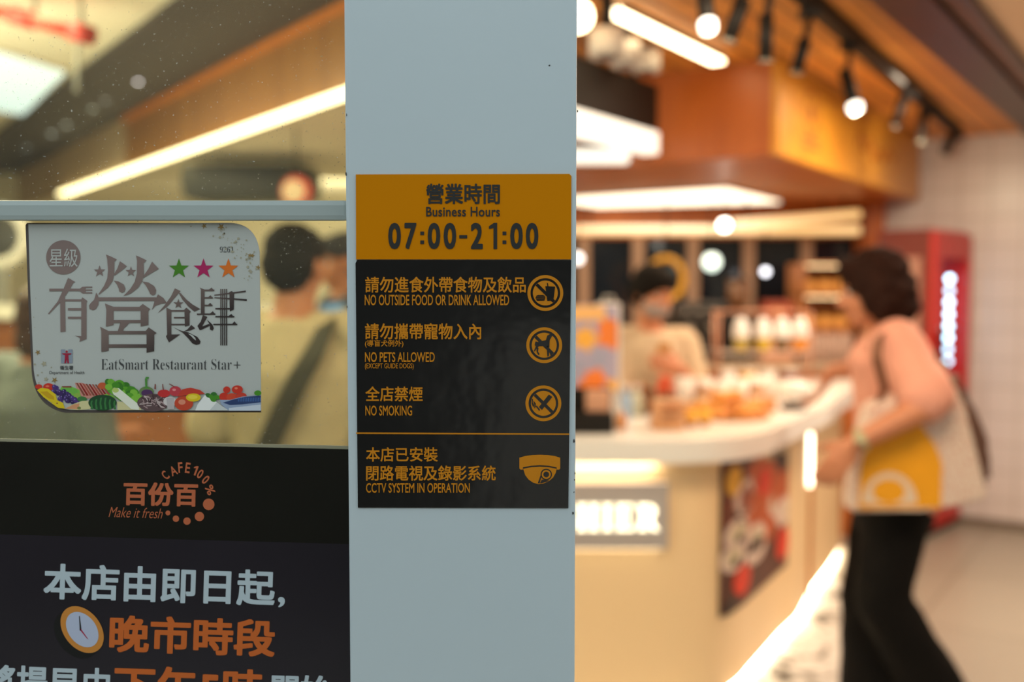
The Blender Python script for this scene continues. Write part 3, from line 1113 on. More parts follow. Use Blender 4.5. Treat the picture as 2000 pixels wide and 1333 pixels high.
tw.rotation_euler.z = math.atan2(-rx, ry)
tag(tw, 'wall of square pale tiles behind the red fridge', 'wall', kind='structure')
bm = newbm()
box(bm, (-0.55, -0.012, 0), (3.6, 0.0, 0.05))
bb = obj('baseboard_tile', bm, mat('base_grout', (0.16, 0.12, 0.09), 0.6))
bb.location = tw.location
bb.rotation_euler = tw.rotation_euler
tag(bb, 'brown skirting along the tile wall', 'baseboard', kind='structure')

slab('wall_street', [(-9, -2.6), (9, -2.6), (9, -2.4), (-9, -2.4)], 0, 3.0, mat('street_wall', (0.09, 0.083, 0.077), 0.6, vary=0.9, vscale=1.6), 'dark shop wall across the passage behind the viewer')
slab('trim_12', [(-0.14, -2.398), (0.42, -2.398), (0.42, -2.36), (-0.14, -2.36)], 0, 1.3, mat('reflector_pale', (0.8, 0.74, 0.68), 0.5), 'pale panel added behind the viewer to reflect in the black sign')  # unseen panel, added as a pale reflection in the black sign
# window wall behind the counter: night outside
YW = 6.45
slab('wall_window', [(-0.4, YW), (2.6, YW), (2.6, YW + 0.14), (-0.4, YW + 0.14)], 0, 0.98, canopy_wood, 'timber wall below the night windows')
slab('wall_header', [(-0.4, YW), (2.3, YW), (2.3, YW + 0.14), (-0.4, YW + 0.14)], 1.772, 2.36, canopy_wood, 'timber wall above the night windows')
slab('wall_side', [(-0.42, YW - 0.15), (-0.405, YW - 0.15), (-0.405, 9.7), (-0.42, 9.7)], 0, 2.86, cream, 'partition between hall and kitchen')
night = mat('night_glass', (0.012, 0.016, 0.024), 0.08)
mull = mat('mullion_paint', rgb(176, 140, 116), 0.5)
bm = newbm()
box(bm, (-0.4, YW + 0.06, 0.98), (2.3, YW + 0.075, 1.772))
w2 = struct('window_2', bm, night, None, 'row of dark night windows behind the counter')
bm = newbm()
for u in (1140, 1245, 1352, 1460, 1572, 1680):
    x = (u - 1000) / FPX * (YW + 0.03)
    box(bm, (x - 0.036, YW, 0.98), (x + 0.036, YW + 0.05, 1.772), 0, 0.004)
struct('window_frame', bm, mull, parent=w2)
bm = newbm()
box(bm, (2.20, 6.22, 0), (2.32, 6.44, 2.0), 0, 0.005)
struct('trim_7', bm, canopy_wood, None, 'orange timber post at the end of the windows')

# kiosk canopy: box with wood panels
O_ = V((1.035, 4.02, 0))
far = O_ + rv * 2.60
c2 = O_ + qv * 1.02
bm = newbm()
prism(bm, [(O_.x, O_.y), (far.x, far.y), (2.28, 6.44), (0.1, 6.44), (c2.x, c2.y)], ZS, ZC - 0.001)
co = struct('trim_8', bm, canopy_wood, None, 'orange timber canopy box above the food counter')

# yellow sign on the canopy front
r_ = thing('yellow_sign', 'long yellow board with brown emblem and script on the canopy front under the spotlights', 'sign', O_ + rv * 1.3 + V((0, 0, ZS)))
YB = mat_wood('yellow_board', rgb(188, 124, 28), rgb(206, 142, 40), 'X', 2.5, 0.4)
nrm = V((ry, -rx, 0))
bm = newbm()
a, b = O_ + nrm * 0.001 - rv * 0.002, O_ + rv * 2.58 + nrm * 0.001
prism(bm, [(a.x, a.y), (b.x, b.y), ((b + nrm * 0.03).x, (b + nrm * 0.03).y), ((a + nrm * 0.03).x, (a + nrm * 0.03).y)], ZS + 0.001, ZC - 0.006)
obj('board', bm, YB, r_)
SB = mat('sign_brown', rgb(150, 85, 30), 0.5)


def on_sign(t, z):
    return O_ + rv * t + nrm * 0.0325 + V((0, 0, z))


bm = newbm()
for (rr0, rr1) in ((0.085, 0.1), (0.0, 0.035)):
    for k in range(24):
        a0, a1 = k * PI / 12, (k + 1) * PI / 12
        pts = [on_sign(0.42 + rr * math.cos(a), 2.2 + rr * math.sin(a)) for rr, a in ((rr0, a0), (rr1, a0), (rr1, a1), (rr0, a1))]
        if rr0 == 0:
            pts = pts[1:] if False else [on_sign(0.42, 2.2), pts[1], pts[2]]
        quadface(bm, pts)
for z in (2.08, 2.05):
    quadface(bm, [on_sign(0.3, z), on_sign(0.54, z), on_sign(0.54, z + 0.015), on_sign(0.3, z + 0.015)])
obj('emblem', bm, SB, r_)
bm = newbm()
pts = [on_sign(1.15 + t * 0.8, 2.16 + 0.05 * math.sin(t * 26) * (1 - 0.5 * t) + 0.02 * math.sin(t * 9)) for t in [k / 60 for k in range(61)]]
tube(bm, pts, 0.008, n=6)
obj('script', bm, SB, r_)

# lit panel in the canopy underside, two long tubes, globes
LIGHTW = mat_emit('lit_panel', (1.0, 0.86, 0.62), 2.4)
TUBE = mat_emit('lit_tube', (1.0, 0.58, 0.20), 1.05)
LED = mat_emit('led_strip', (1.0, 0.80, 0.48), 9.0)
LEDW = mat_emit('led_white', (1.0, 0.93, 0.78), 1.15)
BLACKP = mat('black_paint', (0.010, 0.008, 0.007), 0.55, spec=0.2)
STEEL = mat('brushed_steel', (0.55, 0.54, 0.52), 0.35, metal=0.9)
A, B = V((1.12, 5.25, 0)), V((1.62, 6.05, 0))
r_ = thing('ceiling_panel_light', 'broad white lit panel in the underside of the kiosk canopy', 'light', (0.9, 5.7, ZS))
pts = [(A.x, A.y), (B.x, B.y), (0.55, 6.4), (0.2, 5.9)]
bm = newbm()
prism(bm, pts, ZS - 0.02, ZS - 0.004)
obj('diffuser', bm, LIGHTW, r_)
bm = newbm()
prism(bm, [(V(p + (0,)) + (V(p + (0,)) - V((0.87, 5.9, 0))) * 0.03)[:2] for p in pts], ZS - 0.012, ZS)
obj('frame', bm, mull, r_)


def tube_light(name, label, p0, p1, rad, m, group=None):
    r = thing(name, label, 'light', (V(p0) + V(p1)) / 2, group)
    bm = newbm()
    cyl(bm, p0, p1, rad)
    obj('tube', bm, m, r)
    d = (V(p1) - V(p0)).normalized()
    for p, s in ((p0, -1), (p1, 1)):
        bm = newbm()
        cyl(bm, V(p) - d * 0.001 * s, V(p) + d * 0.03 * s, rad * 1.08)
        obj('end_cap', bm, mid_wood, r)
    for t in (0.12, 0.88):
        bm = newbm()
        p = V(p0).lerp(V(p1), t)
        cyl(bm, p + V((0, 0, rad * 0.9)), (p.x, p.y, ZS), 0.006)
        obj('hanger', bm, BLACKP, r)


tube_light('tube_light', 'long straight warm tube light hanging just above the dark windows', P(1080, 450, 6.2), P(1678, 450, 6.2), 0.028, TUBE)
tube_light('tube_light', 'second warm tube light slanting up above the straight one at its right end', P(1425, 440, 5.6), P(1676, 419, 6.05), 0.026, TUBE)


def globe(name, label, c, rad, m, z_top, cat='lamp'):
    r = thing(name, label, cat, c)
    bm = newbm()
    ell(bm, c, rad)
    obj('globe', bm, m, r)
    bm = newbm()
    cyl(bm, V(c) + V((0, 0, rad * 0.9)), V(c) + V((0, 0, rad * 1.3)), rad * 0.45)
    obj('socket', bm, BLACKP, r)
    bm = newbm()
    cyl(bm, V(c) + V((0, 0, rad * 1.25)), (c[0], c[1], z_top), 0.004, n=8)
    obj('cord', bm, BLACKP, r)


globe('pendant_lamp', 'small round bulb glowing white in front of the long warm tube light', P(1415, 440, 5.3), 0.030, mat_emit('bulb_white', (1, 0.93, 0.78), 10), ZS)
globe('pendant_lamp', 'round greenish white lamp glowing before the windows above the coffee machine', P(1390, 512, 5.9), 0.05, mat_emit('bulb_green', (0.80, 1.0, 0.86), 2.2), ZS)
globe('pendant_lamp', 'small cool white lamp in the dark window right of the greenish lamp', P(1495, 531, 6.1), 0.02, mat_emit('bulb_cool', (0.9, 0.92, 1.0), 5), ZS)
globe('pendant_lamp', 'big bright warm globe lamp near the ceiling right beside the pillar top', P(1128, 32, 2.9), 0.045, mat_emit('bulb_warm', (1, 0.78, 0.45), 9), ZC)
globe('pendant_lamp', 'small white lamp peeking out beside the pillar level with the house rules', P(1128, 505, 5.9), 0.03, mat_emit('bulb_soft', (1, 0.95, 0.9), 3), ZS)

# LED bar along the timber ceiling
p0, p1 = G(1200, 22, ZC - 0.02), G(1402, 120, ZC - 0.02)
r_ = thing('led_bar_light', 'bright warm LED bar on the timber ceiling above the menu board', 'light', ((p0 + p1) / 2).to_tuple())
bm = newbm()
strap(bm, [p0, p1], 0.055, 0.02, nrm)
obj('diffuser', bm, LED, r_)
bm = newbm()
strap(bm, [p0 + V((0, 0, 0.011)), p1 + V((0, 0, 0.011))], 0.065, 0.018, nrm)
obj('housing', bm, BLACKP, r_)

# spotlight track
r_ = thing('spotlight_track', 'black ceiling track with a row of hanging spotlights', 'track', (1.6, 4.2, ZC))
bm = newbm()
t0, t1 = V((0.86 + 0.6236 * (1.6 - 3.03), 1.6, 2.335)), V((0.86 + 0.6236 * (5.72 - 3.03), 5.72, 2.335))
strap(bm, [t0, t1], 0.045, 0.05, (0.85, -0.53, 0))
obj('rail', bm, BLACKP, r_)
LENS_ON = mat_emit('spot_lens_lit', (1.0, 0.92, 0.78), 3.2)
LENS_OFF = mat('spot_lens', (0.35, 0.33, 0.28), 0.2, metal=0.5)
ordinal = ['first', 'second', 'third', 'fourth', 'fifth', 'sixth', 'seventh', 'eighth']
spots = [((1374, -25), (1382, 46), 31, 1), ((1452, -2), (1424, 76), 31, 0), ((1497, 28), (1495, 116), 27, 0), ((1573, 76), (1555, 140), 25, 0),
         ((1650, 140), (1669, 206), 25, 1), ((1764, 196), (1747, 246), 18, 0), ((1805, 214), (1799, 276), 17, 0), ((1859, 266), (1844, 300), 18, 0)]
for i, (tp, bt, w, lit) in enumerate(spots):
    k = (tp[0] - 1000) / FPX
    Ys = 1.0295 / (0.6236 - k)
    hang = V((k * Ys, Ys, 2.31))
    a, b = P(tp[0], tp[1], Ys), P(bt[0], bt[1], Ys - (0.06 if lit else -0.02))
    rad = w / 2 / FPX * Ys
    s = thing('track_spotlight', 'black cylinder spotlight, %s from the near end of the ceiling track, %s' % (ordinal[i], 'lens lit white' if lit else 'lens dark'), 'spotlight', hang, 'spotlights on the ceiling track')
    bm = newbm()
    box(bm, (hang.x - 0.03, hang.y - 0.03, 2.285), (hang.x + 0.03, hang.y + 0.03, 2.312), 0, 0.003)
    obj('adapter', bm, BLACKP, s)
    bm = newbm()
    mid = a.lerp(b, 0.25)
    cyl(bm, (hang.x, hang.y, 2.29), mid, 0.011, n=10)
    obj('stem', bm, BLACKP, s)
    d = (b - a).normalized()
    bm = newbm()
    cyl(bm, a, b, rad, n=24)
    hs = obj('housing', bm, BLACKP, s)
    bm = newbm()
    cyl(bm, b + d * 0.0005, b + d * (0.018 if lit else 0.008), rad * (1.12 if lit else 0.95), rad * (1.05 if lit else 0.95), n=24)
    obj('lens', bm, LENS_ON if lit else LENS_OFF, s)
lamp('track_spotlight_light', 'SPOT', P(1672, 225, 3.50), 13, (1.0, 0.82, 0.55), 0.03, None, on_sign(0.95, 2.05), 1.9, 0.9)
lamp('track_spotlight_light', 'SPOT', P(1384, 78, 2.25), 8, (1.0, 0.82, 0.55), 0.03, None, on_sign(0.2, 2.15), 0.9, 0.8)
lamp('track_spotlight_light', 'SPOT', P(1800, 285, 4.8), 9, (1.0, 0.82, 0.55), 0.03, None, on_sign(2.0, 2.1), 1.7, 0.9)  # added spot under an unlit head, brightens the sign's far end

# hanging menu light box, run along the kiosk
M0, M1 = G(1040, 305, 2.0), G(1288, 303, 2.0)
M1 = V((0.60, 4.14, 2.0))
M0 = M1 - rv * 1.0
r_ = thing('menu_lightbox', 'long hanging menu box with black fascia above and white lit face below', 'lightbox', (M0 + M1) / 2)


def board(bm, a, b, z0, z1, thick, mi=0):
    n_ = nrm * thick
    prism(bm, [(a.x, a.y), (b.x, b.y), ((b - n_).x, (b - n_).y), ((a - n_).x, (a - n_).y)], z0, z1, mi)


bm = newbm()
board(bm, M0, M1, 2.09, 2.275, 0.07)
obj('fascia', bm, mat('menu_black', (0.010, 0.007, 0.006), 0.5, spec=0.2), r_)
bm = newbm()
board(bm, M0, M1 + rv * 0.012, 2.0, 2.088, 0.07)
obj('lit_face', bm, LEDW, r_)
for t in (0.25, 0.85):
    bm = newbm()
    p = M0.lerp(M1, t) - nrm * 0.035
    cyl(bm, (p.x, p.y, 2.27), (p.x, p.y, ZC), 0.012, n=10)
    obj('hanger', bm, BLACKP, r_)
r_ = thing('menu_lightbox', 'smaller white lit box tucked under and behind the long menu box', 'lightbox', (0.4, 4.35, 1.99))
bm = newbm()
a, b = P(1090, 300, 4.3), P(1230, 300, 4.3)
box(bm, (a.x, 4.3, P(1150, 318, 4.3).z), (b.x, 4.36, P(1150, 290, 4.3).z), 0, 0.01)
obj('lit_face', bm, LEDW, r_)
bm = newbm()
box(bm, (a.x, 4.361, P(1150, 314, 4.3).z), (b.x + 0.01, 4.40, P(1150, 280, 4.3).z + 0.01))
for t in (0.2, 0.9):
    x = a.x + (b.x - a.x) * t
    cyl(bm, (x, 4.38, P(1150, 280, 4.3).z), (x, 4.38, ZC), 0.008, n=8)
obj('housing', bm, BLACKP, r_)
# three white ceiling cans over it
canw = mat('can_white', (0.62, 0.56, 0.50), 0.45)
for i, (u, v, w) in enumerate(((1185, 92, 70), (1222, 112, 56), (1262, 125, 54))):
    Yc = (3.05, 3.45, 3.8)[i]
    c = P(u, v, Yc)
    rad = w / 2 / FPX * Yc
    s = thing('ceiling_can_light', 'white drum ceiling light above the menu box, %s from the pillar' % ordinal[i], 'light', (c.x, c.y, ZC), 'white drum lights above the menu box')
    bm = newbm()
    cyl(bm, (c.x, c.y, c.z - 0.03), (c.x, c.y, c.z + 0.05), rad, n=28)
    obj('drum', bm, canw, s)
    bm = newbm()
    cyl(bm, (c.x, c.y, c.z - 0.036), (c.x, c.y, c.z - 0.0305), rad * 0.55, n=24)
    obj('reflector', bm, mat('can_dark', (0.06, 0.04, 0.035), 0.3), s)
    bm = newbm()
    cyl(bm, (c.x, c.y, c.z + 0.05), (c.x, c.y, ZC), rad * 0.35, n=16)
    obj('mount', bm, BLACKP, s)

# ------------------------------------------------------------------ left hall: wood fascia with LED strip, dark bulkhead, pipe
Fd = V((-0.5815, 0.8136, 0)).normalized()
Fn = V((0.8136, 0.5815, 0))                    # away from the camera
F0 = V((-0.20, 3.28, 0))


def along(t):
    return F0 + Fd * t


soffit_m = mat('soffit_plaster', rgb(246, 236, 212), 0.8)
brown = mat_wood('fascia_timber', rgb(146, 98, 50), rgb(166, 116, 62), 'Z', 1.5, 0.4)
tsplit = 3.95
bm = newbm()
a, b = along(0), along(tsplit)
prism(bm, [(a.x, a.y), (b.x, b.y), ((b + Fn * 0.1).x, (b + Fn * 0.1).y), ((a + Fn * 0.1).x, (a + Fn * 0.1).y)], 2.215, 2.55)
struct('trim_9', bm, brown, None, 'brown timber fascia above the glowing LED strip')
bm = newbm()
a, b = along(tsplit + 0.002), along(8.2)
prism(bm, [(a.x, a.y), (b.x, b.y), ((b + Fn * 0.1).x, (b + Fn * 0.1).y), ((a + Fn * 0.1).x, (a + Fn * 0.1).y)], 2.215, 2.55)
struct('trim_10', bm, mat('fascia_beige', rgb(196, 170, 138), 0.6), None, 'beige fascia panel at the far end of the timber fascia')
a, b = along(0) + Fn * 0.1, along(8.2) + Fn * 0.1
slab('ceiling_soffit', [(a.x, a.y), (b.x, b.y), (-3.0, 9.7), (-0.45, 9.7), (-0.42, 6.4), (-0.1, 4.1)], 2.23, 2.55, soffit_m, 'beige plaster soffit behind the LED strip')
slab('trim_11', [(-0.20, 3.2785), (-0.62, 2.99), (-5.7, 10.0), (-5.0, 10.0)], 2.552, 2.58, mat('bulkhead_dark', rgb(62, 54, 50), 0.65, vary=0.12, vscale=2), 'dark bulkhead strip between cream ceiling and timber fascia')
bm = newbm()
strap(bm, [along(0) + V((0, 0, 2.532)) - Fn * 0.012, along(tsplit) + V((0, 0, 2.532)) - Fn * 0.012], 0.022, 0.03, Fn)
struct('trim_13', bm, mat('trim_orange', rgb(214, 128, 52), 0.45), None, 'narrow orange trim along the upper edge of the timber fascia')
r_ = thing('led_strip_light', 'long glowing warm LED strip along the lower edge of the timber fascia behind the glass', 'light', along(2.5) + V((0, 0, 2.2)))
bm = newbm()
strap(bm, [along(0.0) + V((0, 0, 2.2)) + Fn * 0.0, along(5.9) + V((0, 0, 2.2)) + Fn * 0.0], 0.055, 0.02, Fn)
obj('diffuser', bm, mat_emit('hall_led', (1.0, 0.84, 0.52), 6.0), r_)
bm = newbm()
strap(bm, [along(0.0) + V((0, 0, 2.2125)) + Fn * 0.035, along(5.9) + V((0, 0, 2.2125)) + Fn * 0.035], 0.05, 0.004, Fn)
obj('channel', bm, STEEL, r_)
for i, (u, v, rad, st, c) in enumerate(((270, 158, 0.012, 7.0, (0.85, 0.78, 0.95)), (206, 195, 0.012, 1.2, (0.8, 0.8, 0.9)), (181, 211, 0.014, 1.6, (0.8, 0.85, 0.8)),
                                        (129, 243, 0.016, 1.8, (0.75, 0.8, 0.82)), (101, 260, 0.018, 1.8, (0.75, 0.8, 0.85)), (52, 288, 0.018, 0.9, (0.7, 0.8, 0.9)))):
    p = G(u, v, 2.551)
    s = thing('downlight', 'small round downlight in the dark bulkhead behind the glass, %s from the pillar' % ordinal[i], 'light', p, 'downlights in the dark bulkhead')
    bm = newbm()
    cyl(bm, p, p + V((0, 0, -0.004)), rad * 1.5)
    obj('trim_ring', bm, BLACKP, s)
    bm = newbm()
    cyl(bm, p + V((0, 0, -0.0045)), p + V((0, 0, -0.008)), rad)
    obj('lens', bm, mat_emit('downlight_%d' % i, c, st), s)
p = G(240, 231, 2.545)
r_ = thing('ceiling_light_panel', 'square cool white light panel in the cream hall ceiling', 'light', G(40, 160, 2.58))
bm = newbm()
quad = [G(-60, 80, 2.575), G(128, 138, 2.575), G(45, 222, 2.575), G(-140, 190, 2.575)]
prism(bm, [(q.x, q.y) for q in quad], 2.562, 2.575)
obj('diffuser', bm, mat_emit('panel_cool', (0.60, 0.86, 1.0), 1.1), r_)
cc = sum((q for q in quad), V((0, 0, 0))) / 4
bm = newbm()
prism(bm, [((q + (q - cc) * 0.04).x, (q + (q - cc) * 0.04).y) for q in quad], 2.568, 2.58)
obj('frame', bm, cream, r_)
# red sprinkler pipe
REDP = mat('red_pipe', rgb(205, 62, 40), 0.4)
r_ = thing('sprinkler_pipe', 'red sprinkler pipe hanging below the cream ceiling on thin grey rods', 'pipe', P(80, 45, 3.9))
pa, pb, pc = P(-120, -5, 3.9), P(46, 35, 3.9), P(163, 66, 3.9)
bm = newbm()
tube(bm, [pa, pb, pc], 0.027, n=16)
obj('pipe', bm, REDP, r_)
bm = newbm()
for p in (pb, pc):
    d = (pc - pb).normalized()
    cyl(bm, p - d * 0.05, p + d * 0.04, 0.036)
obj('coupling', bm, mat('red_coupling', rgb(180, 50, 36), 0.4), r_)
bm = newbm()
for p in (P(160, 66, 3.9), P(70, 43, 3.9)):
    cyl(bm, p + V((0, 0, 0.03)), (p.x, p.y, 2.58), 0.009, n=8)
cyl(bm, P(155, 70, 3.9), P(150, 180, 3.9), 0.009, n=8)
obj('hanging_rod', bm, mat('rod_grey', (0.28, 0.28, 0.24), 0.5), r_)
# dark hanging unit and a red-rimmed lamp under the soffit
r_ = thing('ventilation_unit', 'dark rounded ventilation unit hanging under the soffit behind the glass above the man', 'appliance', P(430, 350, 5.8))
a, b = P(348, 390, 5.8), P(604, 316, 5.8)
bm = newbm()
box(bm, (a.x, 5.8, a.z), (b.x, 6.25, b.z), 0, 0.09)
body = obj('casing', bm, mat('unit_dark', (0.035, 0.035, 0.025), 0.5), r_)
bm = newbm()
for k in range(5):
    z = a.z + 0.05 + k * 0.03
    box(bm, (a.x + 0.1, 5.79, z), (b.x - 0.15, 5.8, z + 0.012))
obj('louvre', bm, mat('unit_louvre', (0.02, 0.02, 0.02), 0.5), r_)
bm = newbm()
for x in (a.x + 0.2, b.x - 0.2):
    cyl(bm, (x, 6.0, b.z - 0.01), (x, 6.0, 2.23), 0.012, n=8)
obj('hanging_rod', bm, STEEL, r_)
r_ = thing('round_sign', 'small round sign with red rim hanging right of the dark ventilation unit', 'sign', P(578, 370, 4.9))
bm = newbm()
c = P(578, 374, 4.9)
cyl(bm, c + V((0, 0.0, 0)), c + V((0, 0.03, 0)), 0.075, n=32)
obj('rim', bm, REDP, r_)
bm = newbm()
cyl(bm, c + V((-0.012, -0.002, 0)), c + V((-0.012, 0.0, 0)), 0.055, n=32)
obj('face', bm, mat('sign_cream', rgb(230, 205, 170), 0.5), r_)
bm = newbm()
cyl(bm, c + V((0, 0.015, 0.07)), (c.x, c.y + 0.015, 2.23), 0.005, n=8)
obj('cord', bm, BLACKP, r_)

# serving shelf across the hall, behind the people
r_ = thing('serving_counter', 'orange timber serving counter with bright white top behind the people in the hall', 'counter', (-2.6, 5.6, 0))
z0 = P(20, 625, 5.4).z
z1 = P(20, 597, 5.4).z
bm = newbm()
box(bm, (-4.6, 5.45, 0), (-0.75, 6.0, z0), 0, 0.01)
obj('front', bm, mat_wood('serving_timber', rgb(124, 74, 40), rgb(146, 90, 50), 'X', 2.0, 0.45), r_)
bm = newbm()
box(bm, (-4.65, 5.4, z0 + 0.001), (-0.7, 6.05, z1), 0, 0.015)
obj('top', bm, mat('serving_white', (0.82, 0.80, 0.72), 0.4), r_)
r_ = thing('round_mirror', 'dark round fitting with white rim at the far left edge above the serving counter', 'fitting', P(-5, 470, 5.6))
c = P(2, 462, 5.75)
bm = newbm()
lathe(bm, [(0, 0), (0.16, 0), (0.17, 0.03), (0.12, 0.045), (0, 0.045)], c, M=Matrix.Rotation(PI / 2, 4, 'X'))
obj('dark_disc', bm, mat('fitting_dark', (0.05, 0.05, 0.05), 0.4), r_)
bm = newbm()
pts = [c + V((0.15 * math.cos(t), -0.02, 0.15 * math.sin(t))) for t in [k * PI / 16 for k in range(33)]]
tube(bm, pts, 0.035, n=10)
obj('rim', bm, mat('fitting_rim', (0.85, 0.82, 0.74), 0.4), r_)
bm = newbm()
box(bm, (c.x - 0.04, c.y - 0.02, z1), (c.x + 0.04, c.y + 0.02, c.z - 0.12), 0, 0.005)
obj('stand', bm, STEEL, r_)
# ------------------------------------------------------------------ food counter
ZT, ZB_ = 0.95, 0.873


def catmull(pts, n=5):
    out = []
    for i in range(len(pts) - 1):
        p0, p1, p2, p3 = V(pts[max(i - 1, 0)]), V(pts[i]), V(pts[i + 1]), V(pts[min(i + 2, len(pts) - 1)])
        for k in range(n):
            t = k / n
            out.append(0.5 * ((2 * p1) + (p2 - p0) * t + (2 * p0 - 5 * p1 + 4 * p2 - p3) * t * t + (3 * p1 - p0 - 3 * p2 + p3) * t ** 3))
    out.append(V(pts[-1]))
    return out


front = catmull([(-0.26, 3.23), (0.2, 3.23), (0.55, 3.235), (0.76, 3.30), (0.90, 3.45), (0.99, 3.60), (1.10, 3.79), (1.21, 3.98), (1.33, 4.17), (1.42, 4.36), (1.52, 4.58), (1.70, 4.92), (1.84, 5.20), (1.93, 5.42)])
inner = [V(p) for p in ((1.42, 5.46), (1.05, 4.80), (0.90, 4.42), (0.74, 4.12), (-0.26, 4.08))]


def inset(line, d):
    out = []
    for i, p in enumerate(line):
        t = (line[min(i + 1, len(line) - 1)] - line[max(i - 1, 0)]).normalized()
        out.append(p + V((-t.y, t.x)) * d)
    return out


TOPW = mat('counter_white', (0.86, 0.84, 0.80), 0.25)
BASEW = mat('counter_base_cream', rgb(246, 214, 166), 0.45, vary=0.03, vscale=3)
r_ = thing('food_counter', 'long white-topped food counter with rounded end and glowing cream base', 'counter', (0.5, 3.8, 0.004))
bm = newbm()
prism(bm, [p.to_tuple() for p in front + inner], ZB_, ZT)
bmesh.ops.bevel(bm, geom=[e for e in bm.edges if abs(e.verts[0].co.z - e.verts[1].co.z) < 1e-4], offset=0.008, segments=2, affect='EDGES')
obj('worktop', bm, TOPW, r_)
basef = inset(front, 0.115)
inner_b = [V(p) for p in ((1.46, 5.40), (1.10, 4.80), (0.95, 4.42), (0.78, 4.05), (-0.25, 4.0))]
bm = newbm()
prism(bm, [p.to_tuple() for p in basef + inner_b], 0.03, ZB_ - 0.001)
obj('base', bm, BASEW, r_)
bm = newbm()
kick = inset(front, 0.16)
prism(bm, [p.to_tuple() for p in kick + inner_b], 0.004, 0.03)
obj('plinth', bm, mat('plinth_dark', (0.1, 0.08, 0.06), 0.5), r_)
LEDC = mat_emit('counter_led', (1.0, 0.84, 0.60), 30.0)
bm = newbm()
line = inset(front, 0.10)
strap(bm, [(p.x, p.y, ZB_ - 0.006) for p in line if p.x < 0.52], 0.02, 0.01, (0, 1, 0))
obj('top_led_strip', bm, LEDC, r_)
bm = newbm()
line = inset(front, 0.125)
strap(bm, [(p.x, p.y, 0.024) for p in line], 0.018, 0.012, (0, 0, 1))
obj('floor_led_strip', bm, mat_emit('floor_led', (1.0, 0.84, 0.58), 26.0), r_)
bm = newbm()
p = V((1.345, 4.50, 0))
box(bm, (1.338, 4.46, 0.55), (1.356, 4.49, 0.79), 0, 0.005)
vled = obj('vertical_led_strip', bm, mat_emit('vertical_led', (1.0, 0.86, 0.62), 7.0), r_)
bm = newbm()
box(bm, (1.352, 4.50, 0.03), (1.375, 4.56, 0.872), 0, 0.004)
obj('corner_post', bm, mat_wood('corner_timber', rgb(170, 108, 52), rgb(190, 126, 66), 'Z', 2.0, 0.45), r_)

# CASHIER sign on the base
ys = 3.23 + 0.115 - 0.004
r_ = thing('cashier_sign', 'grey sign panel with glowing CASHIER letters on the cream counter base', 'sign', (0.27, ys, 0.69))
x0, x1 = 0.012, P(1303, 1000, ys).x
za, zb = P(1200, 1069, ys).z, P(1200, 941, ys).z
bm = newbm()
box(bm, (x0, ys - 0.03, za), (x1, ys - 0.002, zb), 0, 0.003)
obj('panel', bm, mat('panel_grey', rgb(176, 168, 165), 0.45), r_)
bm = newbm()
word = serif('CASHIER')
vs, fs, gx0, gx1, gy0, gy1 = glyphs(word, 0.0, spacing=1.12)
a, b = P(1002, 1033, ys), P(1284, 981, ys)
nv = [bm.verts.new((a.x + (q.x - gx0) / (gx1 - gx0) * (b.x - a.x), ys - 0.034, a.z + (q.y - gy0) / (gy1 - gy0) * (b.z - a.z))) for q in vs]
for f in fs:
    try:
        bm.faces.new([nv[i] for i in f])
    except ValueError:
        pass
ext = bmesh.ops.extrude_face_region(bm, geom=bm.faces[:])
for e in ext['geom']:
    if isinstance(e, bmesh.types.BMVert):
        e.co.y += 0.004
obj('glowing_letters', bm, mat_emit('letter_glow', (1.0, 0.88, 0.58), 3.2), r_)
bm = newbm()
box(bm, (x0 + 0.01, ys - 0.014, za - 0.005), (x1 - 0.02, ys - 0.004, za - 0.0005))
obj('back_glow', bm, mat_emit('panel_glow', (1.0, 0.80, 0.50), 4.0), r_)

# food poster wrapped on the base corner
pc = [p for p in inset(front, 0.111)]
seg = [p for p in pc if p.x > 0.30]
cum = [0.0]
for i in range(1, len(seg)):
    cum.append(cum[-1] + (seg[i] - seg[i - 1]).length)


def at_len(s):
    for i in range(1, len(seg)):
        if cum[i] >= s:
            return seg[i - 1].lerp(seg[i], (s - cum[i - 1]) / (cum[i] - cum[i - 1]))
    return seg[-1]


def u_of(s):
    q = at_len(s)
    return 1000 + FPX * q.x / q.y


s0 = next(s / 200 for s in range(0, 400) if u_of(s / 200) > 1408)
s1 = next(s / 200 for s in range(0, 500) if u_of(s / 200) > 1543)
PZ0, PZ1 = 0.30, 0.845
r_ = thing('food_poster', 'poster of round white dishes and red dip on the curved end of the counter base', 'poster', (*at_len((s0 + s1) / 2), PZ0))


def on_poster(a, b, off=0.0):      # a, b in 0..1
    s = s0 + (s1 - s0) * a
    q, q2 = at_len(s), at_len(s + 0.01)
    t = (q2 - q).normalized()
    n_ = V((t.y, -t.x))
    q = q + n_ * (0.002 + off)
    return V((q.x, q.y, PZ0 + (PZ1 - PZ0) * b))


bm = newbm()
N = 24
for i in range(N):
    quadface(bm, [on_poster(i / N, 0), on_poster((i + 1) / N, 0), on_poster((i + 1) / N, 1), on_poster(i / N, 1)])
ob = obj('sheet', bm, mat('poster_brown', rgb(92, 52, 40), 0.5, vary=0.4, vscale=10), r_, fixn=False)
pm = [mat('poster_%d' % i, rgb(*c), 0.5) for i, c in enumerate(((225, 200, 185), (190, 90, 45), (225, 60, 35), (60, 40, 32), (235, 180, 60), (210, 195, 160), (150, 80, 60)))]
bm = newbm()
lp = [0.001]


def pe(x, y, rx_, ry_, mi):
    lp[0] += 0.00015
    f = quadface(bm, [on_poster(min(max(x + rx_ * math.cos(t), 0), 1), min(max(y + ry_ * math.sin(t), 0), 1), lp[0]) for t in [k * PI / 12 for k in range(24)]], mi)


